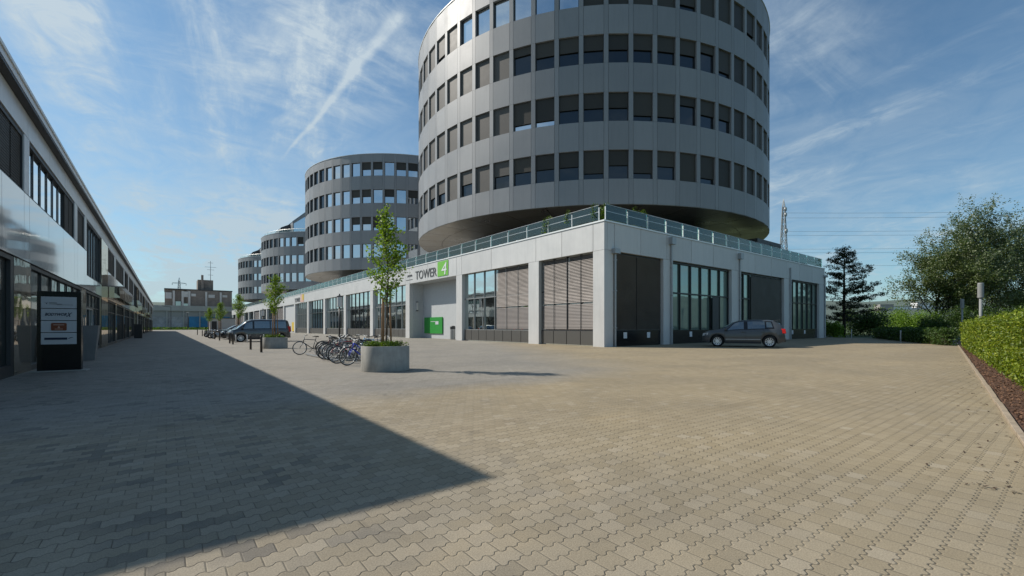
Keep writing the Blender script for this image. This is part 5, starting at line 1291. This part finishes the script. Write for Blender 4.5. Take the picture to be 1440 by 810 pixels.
# ------------------------------------------------------------------ pylons, wires, hills
def pylon(name, label, x, y, H, wbase, arms, cat='pylon', rz=0, th=.12, dishes=()):
    t = thing(name, label, cat, (x, y, 0), rz); a = MB()
    def hw(z): return wbase*(1-z/H)*.5 + wbase*.07
    N_ = 16; zs = [H*.94*(1-(1-k/N_)**1.15) for k in range(N_+1)]
    for sx in (-1, 1):
        for sy in (-1, 1):
            a.tube((sx*hw(0), sy*hw(0), 0), (sx*hw(H*.94), sy*hw(H*.94), H*.94), th, th*.7, 4)
            a.tube((sx*hw(H*.94), sy*hw(H*.94), H*.94), (0, 0, H), th*.7, th*.5, 4)
    for z0, z1 in zip(zs, zs[1:]):
        for s_ in (-1, 1):
            w0, w1 = hw(z0), hw(z1)
            a.tube((-w0, s_*w0, z0), (w1, s_*w1, z1), th*.5, n=3, caps=False); a.tube((w0, s_*w0, z0), (-w1, s_*w1, z1), th*.5, n=3, caps=False)
            a.tube((s_*w0, -w0, z0), (s_*w1, w1, z1), th*.5, n=3, caps=False); a.tube((s_*w0, w0, z0), (s_*w1, -w1, z1), th*.5, n=3, caps=False)
            a.tube((-w0, s_*w0, z0), (w0, s_*w0, z0), th*.5, n=3, caps=False)
    a.build('lattice', M['steel'] if cat == 'pylon' else M['frame_l'], t)
    for z, L_ in arms:
        b_ = MB()
        for s_ in (-1, 1):
            b_.tube((s_*hw(z), 0, z+.8), (s_*L_, 0, z), th*.6, n=4); b_.tube((s_*hw(z), 0, z-.8), (s_*L_, 0, z), th*.6, n=4); b_.tube((s_*L_, 0, z), (s_*L_, 0, z-2.6), th*.8, n=4)
        b_.build('cross_arm', M['frame_l'], t)
    for z, r_ in dishes:
        b_ = MB(); b_.lathe([(0, -.1), (r_, -.4), (r_, .4), (0, .5)], n=14); b_.v = [(p[0], p[2]-hw(z)-.5, z+p[1]) for p in b_.v]; b_.build('antenna_dish', M['frame_l'], t)
    return t
x, y = polar(252, 560); pylon('power_pylon', 'distant power pylon with two cross arms above the brick block', x, y, 63, 7.5, ((56, 7), (44, 8)), rz=R(-5), th=.45)
x, y = polar(1102, 330); pl_ = pylon('lattice_mast', 'tall slender lattice mast behind the podium on the right', x, y, 96, 7.0, (), 'mast', th=.34, dishes=((88, 1.6), (84, 1.5), (72, 1.7)))
# overhead lines running to the right
wy = [(299.5, 297), (306.5, 303), (325.5, 322), (331, 328), (350.5, 346), (355.5, 352), (374, 370)]
for i, (ya, yb) in enumerate(wy):
    d1, d2 = 340, 300; p0 = fF*d1 + fR*((1104-720)/627*d1); p1 = fF*d2 + fR*((1520-720)/627*d2)
    z0_, z1_ = 1.3+(459.5-ya)/627*d1, 1.3+(459.5-yb+1)/627*d2
    a = MB(); K = 16; pr_ = None
    for k in range(K+1):
        f = k/K; p = p0.lerp(p1, f); p.z = z0_+(z1_-z0_)*f - 5*f*(1-f)*.55
        if pr_ is not None: a.tube(pr_, p, .085, n=4, caps=False)
        pr_ = p.copy()
    o = a.build('power_line', M['frame_l']); tag(o, ['topmost', 'second highest', 'third highest', 'middle', 'third lowest', 'second lowest', 'lowest'][i] + ' overhead power line crossing the sky on the right', 'power line', 'overhead power lines')
# hills
m_ = MB(); K = 160; rows_ = 6
for i in range(K+1):
    a = R(-75 + 230*i/K); hgt = 62 + 14*math.sin(i*.11) + 7*math.sin(i*.37+1) + 3*math.sin(i*1.3)
    if a > R(60): hgt += 6
    for j in range(rows_+1):
        f = j/rows_; r_ = 1100 + 900*f; m_.v.append((math.sin(a)*r_, math.cos(a)*r_, -.1 + hgt*1.5*(f**1.3)*(1 if f > 0 else 0)))
for i in range(K):
    for j in range(rows_): q = i*(rows_+1)+j; m_.f.append((q, q+1, q+rows_+2, q+rows_+1)); m_.mi.append(0)
struct(m_, 'hills', M['hill'], smooth=True)
sheds = [(1243, 429, 16, 5, 'shed_d', 'long brown-roofed shed on the distant slope, left end'), (1262, 431.5, 26, 6, 'shed', 'broad white warehouse on the distant slope'), (1278, 425, 10, 5, 'shed', 'small white hall high on the distant slope'), (1296, 426, 18, 4, 'shed', 'white warehouse partly behind the big tree'), (1270, 434, 40, 7, 'shed', 'low wide white logistics hall lowest on the slope'), (1310, 431, 22, 7, 'shed', 'white hall seen through the tree branches')]
for i, (px_, y_, wpx, hpx, mt, lab) in enumerate(sheds):
    d = 1250 if i != 2 else 1500; x, y = polar(px_, d); z = 1.3 + (459.5-y_)/627*d; W_ = wpx/627*d; Hh = hpx/627*d
    t = thing('warehouse', lab, 'warehouse', (x, y, z-Hh*1.0-14), R(-52+(i % 3)*6), 'warehouses on the far slope')
    b = MB(); b.box(-W_/2, W_/2, -15, 15, 0, Hh+14); b.build('wall', M[mt], t); b = MB(); b.box(-W_/2-.5, W_/2+.5, -16, 16, Hh+14, Hh+15.5); b.build('roof', M['shed_d'], t)
    b = MB()
    for k in range(max(2, int(wpx/5))): xx = -W_/2+W_*(k+.5)/max(2, int(wpx/5)); b.box(xx-2, xx+2, -15.3, -15.05, Hh*.45+14-4, Hh*.45+14+1)
    b.build('loading_door', M['shed_d'], t)
